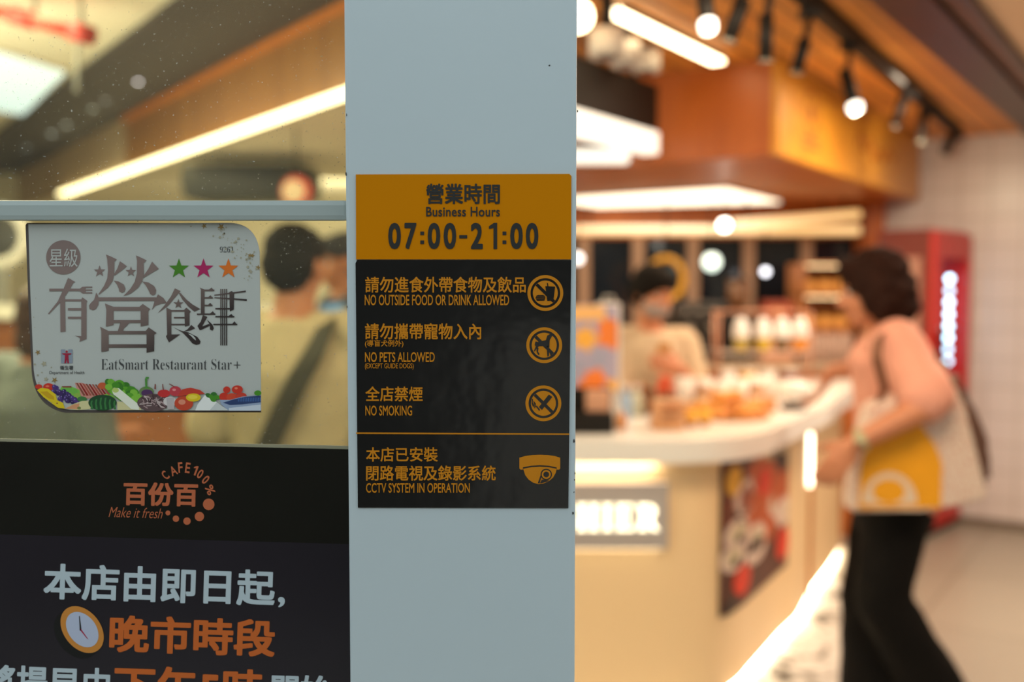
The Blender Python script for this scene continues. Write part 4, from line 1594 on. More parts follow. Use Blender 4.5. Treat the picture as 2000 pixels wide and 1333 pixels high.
pe(0.55, 0.62, 0.5, 0.33, 1)
pe(0.68, 0.93, 0.30, 0.09, 5); pe(0.75, 0.92, 0.05, 0.04, 3)
pe(0.12, 0.86, 0.08, 0.1, 4)
pe(0.82, 0.80, 0.16, 0.10, 3)
for (x, y, k) in ((0.28, 0.72, 1.0), (0.17, 0.50, 0.9), (0.78, 0.55, 0.9), (0.43, 0.38, 0.95), (0.9, 0.44, 0.9), (0.12, 0.36, 0.8)):
    pe(x, y, 0.16 * k, 0.12 * k, 0)
    pe(x, y, 0.10 * k, 0.075 * k, 6 if y > 0.6 else 5)
    if y < 0.6:
        pe(x + 0.02, y - 0.04, 0.04, 0.03, 3)
pe(0.52, 0.60, 0.12, 0.10, 1); pe(0.55, 0.75, 0.10, 0.10, 2)
pe(0.42, 0.30, 0.16, 0.08, 0); pe(0.42, 0.345, 0.13, 0.05, 3)
pe(0.90, 0.20, 0.12, 0.12, 2); pe(0.22, 0.18, 0.11, 0.10, 2)
pe(0.08, 0.05, 0.07, 0.05, 3)
obj('dish_print', bm, pm, r_, fixn=False)

# ------------------------------------------------------------------ things on the counter
PAPER = mat('paper_white', (0.82, 0.78, 0.72), 0.6)
KRAFT = mat('kraft', rgb(196, 140, 92), 0.7, vary=0.1)
GLASSY = mat('clear_plastic', (0.9, 0.9, 0.9), 0.1)
GLASSY.node_tree.nodes['Principled BSDF'].inputs['Alpha'].default_value = 0.3

r_ = thing('leaflet_box', 'black leaflet box with a peach card in front beside the pillar on the counter', 'box', (0.25, 3.45, ZT))
bm = newbm()
x1 = G(1200, 850, ZT).x
zt = P(1180, 762, 3.40).z
box(bm, (x1 - 0.24, 3.37, ZT), (x1, 3.50, ZT + 0.07), 0, 0.004)
box(bm, (x1 - 0.24, 3.41, ZT + 0.07), (x1 - 0.205, 3.50, zt), 0, 0.004)
box(bm, (x1 - 0.24, 3.47, ZT + 0.07), (x1, 3.50, zt), 0, 0.004)
obj('box_body', bm, BLACKP, r_)
bm = newbm()
box(bm, (P(1145, 800, 3.43).x, 3.43, ZT + 0.071), (x1 - 0.008, 3.466, zt - 0.005), 0, 0.002)
obj('card_stack', bm, mat('card_peach', rgb(214, 160, 128), 0.6), r_)
r_ = thing('promotion_display', 'lilac promotion board with orange flowers standing on the black leaflet box', 'display board', (0.29, 3.485, zt))
a, b = P(1105, 762, 3.48), P(1207, 596, 3.48)
bm = newbm()
box(bm, (a.x, 3.475, zt + 0.0005), (b.x, 3.49, b.z), 0, 0.002)
obj('board', bm, mat('board_lilac', rgb(176, 166, 190), 0.5, vary=0.1, vscale=12), r_)
fmts = [mat('board_print_%d' % i, rgb(*c), 0.5) for i, c in enumerate(((240, 130, 50), (245, 180, 70), (245, 190, 120), (165, 165, 190)))]
bm = newbm()
yb = 3.4745
for (u, v, rr, mi) in ((1192, 655, 32, 0), (1186, 636, 18, 0), (1143, 662, 27, 1), (1163, 742, 26, 0), (1140, 752, 14, 0), (1198, 752, 14, 1), (1172, 702, 20, 3), (1132, 712, 14, 3)):
    pts = []
    for k in range(20):
        t = k * PI / 10
        q = rr * (0.82 + 0.18 * math.cos(5 * t))
        pts.append((min(u + q * math.cos(t), 1206), v + q * math.sin(t)))
    yb -= 0.0002
    flat(bm, pts, yb, mi)
flat(bm, bar(1106, 598, 1182, 626), 3.4722, 2)
obj('flower_print', bm, fmts, r_)
r_ = thing('paper_bag', 'white paper bag standing behind the lilac promotion board', 'bag', (0.40, 3.60, ZT))
bm = newbm()
box(bm, (P(1168, 600, 3.58).x, 3.56, ZT), (P(1212, 600, 3.58).x, 3.66, P(1200, 592, 3.58).z), 0, 0.012)
obj('bag_body', bm, PAPER, r_)
bm = newbm()
xh = (P(1168, 600, 3.58).x + P(1212, 600, 3.58).x) / 2
tube(bm, [(xh - 0.02, 3.6, P(1200, 593, 3.58).z), (xh - 0.015, 3.6, P(1200, 580, 3.58).z), (xh + 0.015, 3.6, P(1200, 580, 3.58).z), (xh + 0.02, 3.6, P(1200, 593, 3.58).z)], 0.003, n=6)
obj('handle', bm, PAPER, r_)


def bottle(name, label, c, h, rad, liquid, cat='bottle', group=None):
    r = thing(name, label, cat, c, group)
    bm = newbm()
    lathe(bm, [(0, 0), (rad, 0), (rad, h * 0.62), (rad * 0.4, h * 0.78), (rad * 0.4, h * 0.86), (0, h * 0.86)], c)
    obj('body', bm, liquid, r)
    bm = newbm()
    lathe(bm, [(0, h * 0.861), (rad * 0.48, h * 0.861), (rad * 0.48, h), (0, h)], c)
    obj('cap', bm, PAPER, r)
    return r


bottle('sauce_bottle', 'small pale blue bottle at the foot of the lilac board', G(1222, 818, ZT), 0.13, 0.026, mat('bottle_blue', rgb(150, 175, 205), 0.2))
bottle('sauce_bottle', 'clear greenish bottle right of the pale blue bottle', G(1243, 812, ZT), 0.12, 0.028, mat('bottle_clear', rgb(195, 195, 170), 0.15))
bottle('sauce_bottle', 'short orange sauce bottle in front of the pale blue bottle', G(1213, 838, ZT), 0.07, 0.018, mat('bottle_orange', rgb(225, 150, 80), 0.3))


def crate(name, label, cat, c, sx_, sy_, h, m, fill, n, fr):
    r = thing(name, label, cat, c)
    bm = newbm()
    t = 0.008
    x, y, z = c
    box(bm, (x - sx_, y - sy_, z), (x + sx_, y + sy_, z + t))
    for q in ((x - sx_, y - sy_, x + sx_, y - sy_ + t), (x - sx_, y + sy_ - t, x + sx_, y + sy_), (x - sx_, y - sy_, x - sx_ + t, y + sy_), (x + sx_ - t, y - sy_, x + sx_, y + sy_)):
        box(bm, (q[0], q[1], z), (q[2], q[3], z + h))
    obj('crate_body', bm, m, r)
    return r


BROWNB = mat_wood('crate_timber', rgb(120, 74, 44), rgb(150, 96, 60), 'X', 3, 0.5)
BUN = mat('bun_golden', rgb(216, 140, 62), 0.5, vary=0.25, vscale=14)
BUNY = mat('bun_yellow', rgb(238, 184, 60), 0.5, vary=0.15, vscale=14)
BUND = mat('bun_brown', rgb(160, 88, 44), 0.5, vary=0.25, vscale=14)


def bun(label, c, rad, m, group, h=0.6, name='bread_bun', seam=True):
    o = thing(name, label, 'bun', c, group)
    bm = newbm()
    lathe(bm, [(0, 0), (rad * 0.85, 0), (rad, rad * 0.25), (rad * 0.92, rad * h * 0.75), (rad * 0.55, rad * h * 1.05), (0, rad * h * 1.15)], c, n=24)
    obj('crust', bm, m, o)
    bm = newbm()
    tube(bm, [V(c) + V((rad * 0.85 * math.cos(t), rad * 0.85 * math.sin(t), rad * h * 0.88)) * 1.0 if False else V(c) + V((rad * 0.62 * math.cos(t), rad * 0.62 * math.sin(t), rad * h * 1.03)) for t in [k * PI / 10 for k in range(21)]], rad * 0.05, n=6)
    obj('glaze', bm, BUNY, o)
    return o


c = V((0.50, 3.97, ZT))
crate('snack_crate', 'dark brown snack crate between the clear bottle and the worker', 'crate', c, 0.062, 0.05, 0.10, BROWNB, None, 0, None)
for i, (dx, dy) in enumerate(((-0.026, -0.018), (0.026, 0.0), (-0.012, 0.024))):
    bun('brown bun in the dark snack crate, %s' % ('at its front left', 'at its right', 'at its back')[i], c + V((dx, dy, 0.008 if i < 3 else 0.06)), 0.023, BUND, 'buns in the dark snack crate', 4.2)
# waffle packs
wp = mat('waffle_pack', rgb(206, 150, 104), 0.5, vary=0.25, vscale=30)
for i in range(3):
    c = G(1309, 842, ZT) + V((0.004 * (i - 1), 0.055, 0.034 * i))
    s = thing('waffle_pack', 'pack of brown waffles, %s of the stack at the counter front' % ('lowest', 'middle', 'topmost')[i], 'pack', c, 'stack of waffle packs')
    bm = newbm()
    box(bm, (c.x - 0.055, c.y - 0.05, c.z), (c.x + 0.055, c.y + 0.05, c.z + 0.0335), 0, 0.008)
    obj('wrapper', bm, wp, s)
    bm = newbm()
    box(bm, (c.x - 0.03, c.y - 0.0512, c.z + 0.009), (c.x + 0.03, c.y - 0.0495, c.z + 0.025), 0, 0.0)
    obj('label_band', bm, (KRAFT, BROWNB, BUND)[i], s)
# dark jar with red-orange flowers
c = G(1300, 812, ZT)
s = thing('flower_jar', 'small dark jar of red and orange flowers behind the waffle packs', 'jar', c)
bm = newbm()
lathe(bm, [(0, 0), (0.03, 0), (0.036, 0.03), (0.034, 0.075), (0.024, 0.085), (0, 0.083)], c)
obj('jar_body', bm, mat('jar_dark', rgb(92, 70, 40), 0.2), s)
fm_ = [mat('petal_%d' % i, rgb(*q), 0.5) for i, q in enumerate(((222, 84, 38), (214, 120, 90), (90, 80, 40)))]
for i, (dx, dz) in enumerate(((0.0, 0.115), (0.022, 0.10), (-0.02, 0.105), (0.01, 0.135), (-0.012, 0.14))):
    bm = newbm()
    p = c + V((dx, -0.005 * i, dz))
    for k in range(6):
        a = k * PI / 3
        ell(bm, p + V((0.011 * math.cos(a), 0, 0.011 * math.sin(a))), (0.010, 0.007, 0.010), seg=10, rings=6)
    tube(bm, [p, (c.x + dx * 0.3, c.y, c.z + 0.08)], 0.002, n=5)
    obj('flower', bm, fm_[i % 2], s)
# round tray of golden buns
c = G(1420, 815, ZT) + V((0.0, 0.03, 0))
s = thing('bread_tray', 'round wooden tray of golden buns in the middle of the counter', 'tray', c)
bm = newbm()
lathe(bm, [(0, 0), (0.16, 0), (0.175, 0.018), (0.165, 0.018), (0.155, 0.008), (0, 0.008)], c, n=40)
obj('tray_base', bm, mat_wood('tray_timber', rgb(190, 130, 70), rgb(214, 156, 92), 'X', 3, 0.5), s)
place = ['front left', 'front right', 'far left', 'centre', 'far right', 'back left', 'back right']
for i, (dx, dy) in enumerate(((-0.055, -0.09), (0.055, -0.09), (-0.108, 0.0), (0.0, 0.0), (0.108, 0.0), (-0.055, 0.09), (0.055, 0.09))):
    bun('golden bun on the round tray, %s of the ring' % place[i], c + V((dx, dy, 0.0082)), 0.05, BUN, 'golden buns on the round tray', 0.8)
for i, (dx, dy) in enumerate(((-0.025, -0.04), (0.035, 0.02))):
    bun('golden bun lying on top of the others on the round tray, %s' % ('nearer', 'farther')[i], c + V((dx, dy, 0.0565)), 0.046, BUN, 'golden buns stacked on the round tray', 0.8)
# yellow cakes in front of it
for i, (u, v) in enumerate(((1322, 832), (1349, 834), (1376, 832))):
    c = G(u, v, ZT)
    s = thing('sponge_cake', 'yellow sponge cake in a paper cup at the counter front, %s of three' % ('left', 'middle', 'right')[i], 'cake', c, 'yellow sponge cakes')
    bm = newbm()
    lathe(bm, [(0, 0), (0.017, 0), (0.023, 0.026), (0, 0.026)], c)
    obj('paper_cup', bm, KRAFT, s)
    bm = newbm()
    lathe(bm, [(0.0, 0.0262), (0.0245, 0.0262), (0.027, 0.04), (0.018, 0.055), (0, 0.06)], c)
    obj('sponge', bm, BUNY, s)
c = G(1483, 806, ZT) + V((0.02, 0.05, 0))
s = thing('cookie_box', 'small tan biscuit box between bun tray and white bowl', 'box', c)
bm = newbm()
box(bm, (c.x - 0.05, c.y - 0.035, c.z), (c.x + 0.05, c.y + 0.035, c.z + 0.035), 0, 0.004)
obj('box_body', bm, KRAFT, s)
bm = newbm()
box(bm, (c.x - 0.052, c.y - 0.037, c.z + 0.0355), (c.x + 0.052, c.y + 0.037, c.z + 0.05), 0, 0.004)
obj('lid', bm, BUN, s)
# cups and paper goods
for i, (u, v, h, lab) in enumerate(((1338, 800, 0.13, 'tall white paper cup behind the flower jar, in front of the worker'), (1376, 793, 0.115, 'white paper cup right of the tall cup in front of the worker'),
                                    (1412, 791, 0.10, 'short white paper cup at the back edge of the bun tray'), (1476, 790, 0.12, 'white paper cup under the drinks rack, left'), (1444, 791, 0.11, 'white paper cup just left of the cup under the rack'))):
    c = G(u, v, ZT)
    s = thing('paper_cup', lab, 'cup', c, 'white paper cups on the counter')
    bm = newbm()
    lathe(bm, [(0, 0), (0.028, 0), (0.038, h), (0.036, h), (0.027, 0.004), (0, 0.004)], c)
    obj('cup_body', bm, PAPER, s)
    bm = newbm()
    lathe(bm, [(0.0285, h * 0.35), (0.0345, h * 0.36), (0.0375, h * 0.7), (0.0365, h * 0.71)], c)
    obj('sleeve', bm, KRAFT if i % 2 else PAPER, s)
# white bowl at the rounded end
c = G(1550, 800, ZT)
s = thing('white_bowl', 'round white bowl on a dark stand at the rounded counter end', 'bowl', c)
bm = newbm()
lathe(bm, [(0, 0), (0.05, 0), (0.055, 0.02), (0.03, 0.03), (0, 0.03)], c)
obj('stand', bm, mat('stand_dark', (0.12, 0.10, 0.09), 0.4), s)
bm = newbm()
lathe(bm, [(0, 0.0305), (0.035, 0.031), (0.062, 0.055), (0.07, 0.085), (0.062, 0.105), (0.04, 0.118), (0, 0.122)], c, n=32)
obj('bowl_body', bm, mat('bowl_white', (0.88, 0.86, 0.82), 0.2), s)

# drinks rack with four domed cups
rk = V((1.13, 4.50, ZT))
s = thing('drinks_rack', 'two-tier clear rack holding drinks on the counter behind the buns', 'rack', rk)
bm = newbm()
for z in (0.012, 0.205):
    box(bm, (rk.x - 0.21, rk.y - 0.06, ZT + z), (rk.x + 0.21, rk.y + 0.06, ZT + z + 0.006), 0, 0.001)
obj('shelf', bm, mat('rack_frost', rgb(225, 205, 190), 0.2), s)
bm = newbm()
for dx in (-0.205, 0.205):
    for dy in (-0.055, 0.055):
        cyl(bm, (rk.x + dx, rk.y + dy, ZT), (rk.x + dx, rk.y + dy, ZT + 0.39), 0.006, n=10)
for dy in (-0.055, 0.055):
    cyl(bm, (rk.x - 0.205, rk.y + dy, ZT + 0.39), (rk.x + 0.205, rk.y + dy, ZT + 0.39), 0.005, n=8)
obj('upright', bm, mat('rack_rose', rgb(190, 130, 100), 0.35), s)
DOME = mat('dome_white', (0.86, 0.84, 0.82), 0.3)
liq = [mat('drink_%d' % i, rgb(*q), 0.25) for i, q in enumerate(((170, 150, 60), (200, 170, 50), (110, 84, 50), (226, 146, 48)))]
for i, u in enumerate((1447, 1490, 1527, 1562)):
    Yc = rk.y
    c = V((P(u, 700, Yc).x, Yc, ZT + 0.2115))
    q = thing('drink_cup', 'cup of %s drink with white domed lid on the upper rack shelf' % ('olive green', 'yellow', 'brown', 'orange')[i], 'cup', c, 'domed drink cups on the rack')
    bm = newbm()
    lathe(bm, [(0, 0), (0.026, 0), (0.034, 0.06), (0.0, 0.06)], c)
    obj('cup_body', bm, liq[i], q)
    bm = newbm()
    lathe(bm, [(0, 0.0603), (0.037, 0.0603), (0.038, 0.075), (0.034, 0.11), (0.022, 0.14), (0.012, 0.15), (0, 0.15)], c)
    obj('domed_lid', bm, DOME, q)
for i, dx in enumerate((-0.15, -0.06, 0.03, 0.13)):
    c = V((rk.x + dx, rk.y, ZT + 0.0185))
    q = thing('jelly_pot', '%s jelly pot on the lower rack shelf' % ('milky', 'pale yellow', 'cream', 'dark red')[i], 'pot', c, 'jelly pots on the lower rack shelf')
    bm = newbm()
    lathe(bm, [(0, 0), (0.03, 0), (0.036, 0.10), (0, 0.10)], c)
    obj('pot_body', bm, (DOME, BUNY, PAPER, mat('jelly_red', rgb(120, 50, 50), 0.3))[i], q)
    bm = newbm()
    lathe(bm, [(0, 0.1003), (0.039, 0.1003), (0.039, 0.108), (0, 0.112)], c)
    obj('lid', bm, PAPER, q)

# ------------------------------------------------------------------ back counter with machines
r_ = thing('back_counter', 'plain timber back counter under the night windows', 'counter', (1.1, 6.1, 0))
bm = newbm()
box(bm, (-0.2, 5.72, 0), (1.98, 6.42, 0.97), 0, 0.005)
obj('cabinet', bm, canopy_wood, r_)
bm = newbm()
box(bm, (-0.22, 5.69, 0.971), (2.0, 6.42, 1.01), 0, 0.006)
obj('worktop', bm, mat('stone_grey', rgb(190, 165, 140), 0.3), r_)
ZK = 1.01
dk = mat('machine_black', (0.025, 0.022, 0.02), 0.3)
ch = mat('machine_steel', (0.5, 0.47, 0.43), 0.25, metal=0.9)
x0, x1 = P(1312, 650, 5.9).x, P(1412, 650, 5.9).x
r_ = thing('coffee_machine', 'black coffee machine on the back counter right of the worker', 'coffee machine', ((x0 + x1) / 2, 5.95, ZK))
zt = P(1360, 590, 5.9).z
bm = newbm()
box(bm, (x0, 5.98, ZK), (x1, 6.2, zt), 0, 0.02)
box(bm, (x0, 5.8, ZK), (x1, 5.98, ZK + 0.07), 0, 0.01)
box(bm, (x0, 5.78, zt - 0.12), (x1, 5.98, zt), 0, 0.015)
obj('housing', bm, dk, r_)
bm = newbm()
for t in (0.3, 0.7):
    x = x0 + (x1 - x0) * t
    cyl(bm, (x, 5.85, zt - 0.12), (x, 5.85, zt - 0.165), 0.026)
    cyl(bm, (x, 5.85, zt - 0.15), (x, 5.72, zt - 0.155), 0.010)
obj('group_head', bm, ch, r_)
bm = newbm()
box(bm, (x0 + 0.02, 5.79, ZK + 0.07), (x1 - 0.02, 5.97, ZK + 0.078))
obj('drip_grille', bm, ch, r_)
bm = newbm()
for k in range(3):
    cyl(bm, (x0 + 0.06 + 0.08 * k, 5.779, zt - 0.05), (x0 + 0.06 + 0.08 * k, 5.772, zt - 0.05), 0.014)
obj('button', bm, ch, r_)
x = P(1440, 600, 5.95).x
r_ = thing('coffee_grinder', 'dark coffee grinder with brown bean hopper beside the coffee machine', 'grinder', (x, 5.95, ZK))
bm = newbm()
box(bm, (x - 0.06, 5.87, ZK), (x + 0.06, 6.05, ZK + 0.30), 0, 0.015)
obj('housing', bm, dk, r_)
bm = newbm()
lathe(bm, [(0, 0.301), (0.035, 0.301), (0.06, 0.36), (0.06, 0.48), (0, 0.48)], (x, 5.95, ZK))
obj('hopper', bm, mat('hopper_brown', rgb(110, 74, 48), 0.2), r_)
bm = newbm()
lathe(bm, [(0, 0.481), (0.063, 0.481), (0.063, 0.5), (0, 0.505)], (x, 5.95, ZK))
obj('lid', bm, dk, r_)
bm = newbm()
cyl(bm, (x, 5.87, ZK + 0.2), (x, 5.82, ZK + 0.17), 0.018)
obj('spout', bm, ch, r_)
# red box on a riser
x0, x1 = P(1488, 600, 5.85).x, P(1552, 600, 5.85).x
r_ = thing('storage_tin', 'pinkish brown storage tin under the red box on the back counter', 'tin', ((x0 + x1) / 2, 5.9, ZK))
zr = P(1520, 626, 5.85).z
bm = newbm()
box(bm, (x0, 5.83, ZK), (x1, 6.0, zr - 0.02), 0, 0.01)
obj('tin_body', bm, mat('tin_rose', rgb(190, 135, 105), 0.4), r_)
bm = newbm()
box(bm, (x0 - 0.004, 5.826, zr - 0.0195), (x1 + 0.004, 6.004, zr), 0, 0.004)
obj('lid', bm, mat('tin_lid', rgb(170, 110, 85), 0.4), r_)
r_ = thing('red_box', 'dark red snack box on top of the pinkish storage tin', 'box', ((x0 + x1) / 2, 5.9, zr))
bm = newbm()
box(bm, (x0 + 0.01, 5.84, zr + 0.0005), (x1 - 0.01, 5.98, P(1520, 588, 5.85).z), 0, 0.004)
obj('box_body', bm, mat('box_red', rgb(150, 62, 38), 0.5), r_)
bm = newbm()
box(bm, (x0 + 0.05, 5.8385, zr + 0.03), (x1 - 0.06, 5.8395, zr + 0.07))
obj('front_label', bm, KRAFT, r_)
# lit bread case
x0, x1 = P(1574, 600, 5.75).x, P(1668, 600, 5.75).x
zl, zh = P(1600, 640, 5.75).z, P(1600, 518, 5.75).z
r_ = thing('bread_case', 'warmly lit two-shelf bread case on a grey ribbed base beside the woman\'s head', 'display case', ((x0 + x1) / 2, 5.9, ZK))
bm = newbm()
for k in range(9):
    xx = x0 + 0.012 + (x1 - x0 - 0.024) * k / 8
    cyl(bm, (xx, 5.78, ZK), (xx, 5.78, zl - 0.03), 0.013, n=10)
box(bm, (x0, 5.785, ZK), (x1, 6.1, zl - 0.03))
obj('ribbed_base', bm, mat('rib_grey', rgb(190, 160, 145), 0.5), r_)
bm = newbm()
for z in (zl - 0.0295, (zl + zh) / 2, zh):
    box(bm, (x0 - 0.01, 5.76, z), (x1 + 0.01, 6.1, z + 0.014))
box(bm, (x0 - 0.01, 6.09, zl - 0.03), (x1 + 0.01, 6.105, zh))
for xx in (x0 - 0.01, x1):
    box(bm, (xx, 5.76, zl - 0.03), (xx + 0.01, 6.09, zh))
obj('shelf', bm, mat_wood('case_timber', rgb(170, 105, 60), rgb(190, 126, 76), 'X', 3, 0.5), r_)
bm = newbm()
for z in ((zl + zh) / 2 - 0.008, zh - 0.008):
    box(bm, (x0 + 0.01, 5.79, z), (x1 - 0.01, 5.80, z + 0.006))
obj('shelf_light', bm, mat_emit('case_led', (1.0, 0.72, 0.36), 4), r_)
LOAF = mat('loaf', rgb(222, 160, 84), 0.5, vary=0.25, vscale=10)
for j, z in enumerate((zl - 0.015, (zl + zh) / 2 + 0.0145)):
    for i in range(3):
        c = V((x0 + 0.05 + i * (x1 - x0 - 0.10) / 2, 5.88, z))
        q = thing('bread_loaf', 'golden bread loaf in the lit case, %s on its %s shelf' % (('left', 'middle', 'right')[i], ('lower', 'upper')[j]), 'bread', c, 'loaves in the lit bread case')
        bm = newbm()
        for k in range(4):
            ell(bm, c + V((0, -0.05 + 0.035 * k, 0.038)), (0.04, 0.032, 0.0375), seg=16, rings=8)
        obj('crust', bm, LOAF, q)
        bm = newbm()
        for k in range(3):
            strap(bm, [c + V((-0.02, -0.04 + 0.035 * k, 0.0755)), c + V((0.02, -0.025 + 0.035 * k, 0.0755))], 0.006, 0.004, (0, 1, 0))
        obj('score', bm, BUNY, q)
# yellow round sign behind the worker
r_ = thing('ring_sign', 'yellow ring sign hanging before the windows behind the worker\'s head', 'sign', P(1305, 543, 5.6))
c = P(1300, 545, 5.6)
bm = newbm()
tube(bm, [c + V((0.10 * math.cos(t), 0, 0.115 * math.sin(t))) for t in [k * PI / 20 for k in range(41)]], 0.018, n=10)
obj('ring', bm, mat('ring_yellow', rgb(206, 150, 20), 0.4), r_)
bm = newbm()
cyl(bm, c + V((0, 0, 0.13)), (c.x, c.y, ZS), 0.004, n=8)
obj('cord', bm, BLACKP, r_)

# ------------------------------------------------------------------ red drinks fridge
K0 = V((2.34, 5.59, 0))
K1 = V((2.745, 6.03, 0))
fd = (K1 - K0)
fw = fd.length
fd.normalize()
sd = V((-fd.y, fd.x, 0))           # away from the camera, to the left
FH = 1.78


def fx(a, b, z):                   # a along the front, b backward
    return K0 + fd * a + sd * b + V((0, 0, z))


FM = Matrix(((fd.x, sd.x, 0, K0.x), (fd.y, sd.y, 0, K0.y), (0, 0, 1, 0), (0, 0, 0, 1)))
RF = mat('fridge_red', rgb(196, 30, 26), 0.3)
r_ = thing('drinks_fridge', 'tall red drinks fridge with a column of cool white lights against the tile wall', 'fridge', K0 + fd * 0.3 + sd * 0.2)
bm = newbm()
box(bm, (fw - 0.02, 0, 0.05), (fw, 0.30, FH), 0, 0.004, FM)
box(bm, (0.02, 0.285, 0.05), (fw - 0.02, 0.30, FH), 0, 0.004, FM)
box(bm, (0.02, 0, FH - 0.14), (fw - 0.02, 0.285, FH), 0, 0.004, FM)
box(bm, (0.02, 0, 0.05), (fw - 0.02, 0.285, 0.30), 0, 0.004, FM)
obj('cabinet', bm, RF, r_)
bm = newbm()
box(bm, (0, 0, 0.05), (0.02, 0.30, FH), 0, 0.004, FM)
obj('side_panel', bm, mat('fridge_side_shaded', rgb(112, 44, 34), 0.5), r_)  # shade put into the colour: darker than the red cabinet
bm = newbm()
box(bm, (0.03, 0.03, 0.0), (fw - 0.03, 0.28, 0.05), 0, 0, FM)
obj('foot_base', bm, BLACKP, r_)
bm = newbm()
box(bm, (0.02, 0.27, 0.30), (fw - 0.02, 0.284, FH - 0.14), 0, 0, FM)
obj('liner', bm, mat_emit('liner_glow', (0.50, 0.72, 1.0), 0.9), r_)
door = newbm()
for q in ((0.0, -0.03, 0.28, 0.09, -0.002, FH - 0.02), (fw - 0.06, -0.03, 0.28, fw, -0.002, FH - 0.02), (0.09, -0.03, FH - 0.16, fw - 0.06, -0.002, FH - 0.02), (0.09, -0.03, 0.28, fw - 0.06, -0.002, 0.34)):
    box(door, q[:3], q[3:], 0, 0.003, FM)
do = obj('door', door, RF, r_)
bm = newbm()
box(bm, (0.05, -0.05, 0.8), (0.07, -0.031, 1.2), 0, 0.004, FM)
obj('handle', bm, BLACKP, do)
bm = newbm()
box(bm, (0.02, -0.03, 0.28), (fw - 0.02, -0.004, 0.281), 0, 0, FM)
obj('door_seal', bm, BLACKP, do)
for z in (0.6, 0.9, 1.2):
    bm = newbm()
    box(bm, (0.022, 0.03, z), (fw - 0.022, 0.268, z + 0.01), 0, 0, FM)
    obj('shelf', bm, STEEL, r_)
glow = [mat_emit('door_dot_%d' % i, (0.40, 0.78, 1.0), st) for i, st in enumerate((6, 10))]
for k in range(8):
    z = P(1860, 545 + 23.0 * k, 5.9).z
    bm = newbm()
    ell(bm, fx(fw * 0.68, 0.03, z), 0.017, seg=12, rings=8)
    obj('light_dot', bm, glow[1 if 2 <= k <= 5 or k == 0 else 0], r_)
bm = newbm()
box(bm, (-0.003, 0.05, 0.9), (-0.0005, 0.27, 1.62), 0, 0, FM)
sp = obj('side_graphic', bm, mat('side_graphic_shaded', rgb(176, 128, 110), 0.5), r_)  # white graphic darkened in its colour, same shade as the side
bm = newbm()
for (zc, rr) in ((1.45, 0.10), (1.15, 0.12)):
    pts = [fx(-0.0036, 0.16 + 0.8 * rr * math.cos(t) * (1 + 0.3 * math.sin(2 * t)), zc + rr * math.sin(t)) for t in [k * PI / 10 for k in range(20)]]
    quadface(bm, pts)
obj('swirl_print', bm, RF, sp)
# ------------------------------------------------------------------ people
SKIN = mat('skin_warm', rgb(196, 128, 92), 0.5, vary=0.06, vscale=20)
SKIN_M = mat('skin_tan', rgb(180, 118, 82), 0.5, vary=0.06, vscale=20)
EYE_W = mat('eye_white', (0.75, 0.73, 0.7), 0.3)
EYE_D = mat('eye_dark', (0.02, 0.012, 0.01), 0.2)


def limb(bm, pts, radii, n=14):
    pts = [V(p) for p in pts]
    for p, r in zip(pts, radii):
        ell(bm, p, r, seg=n, rings=8)
    for i in range(len(pts) - 1):
        cyl(bm, pts[i], pts[i + 1], radii[i], radii[i + 1], n=n)


def rings(bm, rs, S, D, n=24):     # closed loft of level ellipses: (centre, half width, half depth)
    prev = None
    S, D = V(S).normalized(), V(D).normalized()
    for (c, hw, hd) in rs:
        ring = [bm.verts.new(V(c) + S * hw * math.cos(2 * PI * k / n) + D * hd * math.sin(2 * PI * k / n)) for k in range(n)]
        if prev:
            for k in range(n):
                bm.faces.new([prev[k], prev[(k + 1) % n], ring[(k + 1) % n], ring[k]])
        else:
            bm.faces.new(ring[::-1])
        prev = ring
    bm.faces.new(prev)


def skinned(name, bm, m, parent, voxel, smooth=4, loc=None, noise_amt=0.0, noise_size=0.05):
    bmesh.ops.recalc_face_normals(bm, faces=bm.faces[:])
    o = obj(name, bm, m, parent, loc)
    md = o.modifiers.new('remesh', 'REMESH')
    md.mode = 'VOXEL'
    md.voxel_size = voxel
    md.use_smooth_shade = True
    if smooth:
        sm = o.modifiers.new('smooth', 'SMOOTH')
        sm.iterations = smooth
        sm.factor = 0.5
    if noise_amt:
        tx = bpy.data.textures.new(name + '_waves', 'CLOUDS')
        tx.noise_scale = noise_size
        dp = o.modifiers.new('waves', 'DISPLACE')
        dp.texture = tx
        dp.strength = noise_amt
        dp.mid_level = 0.5
    return o


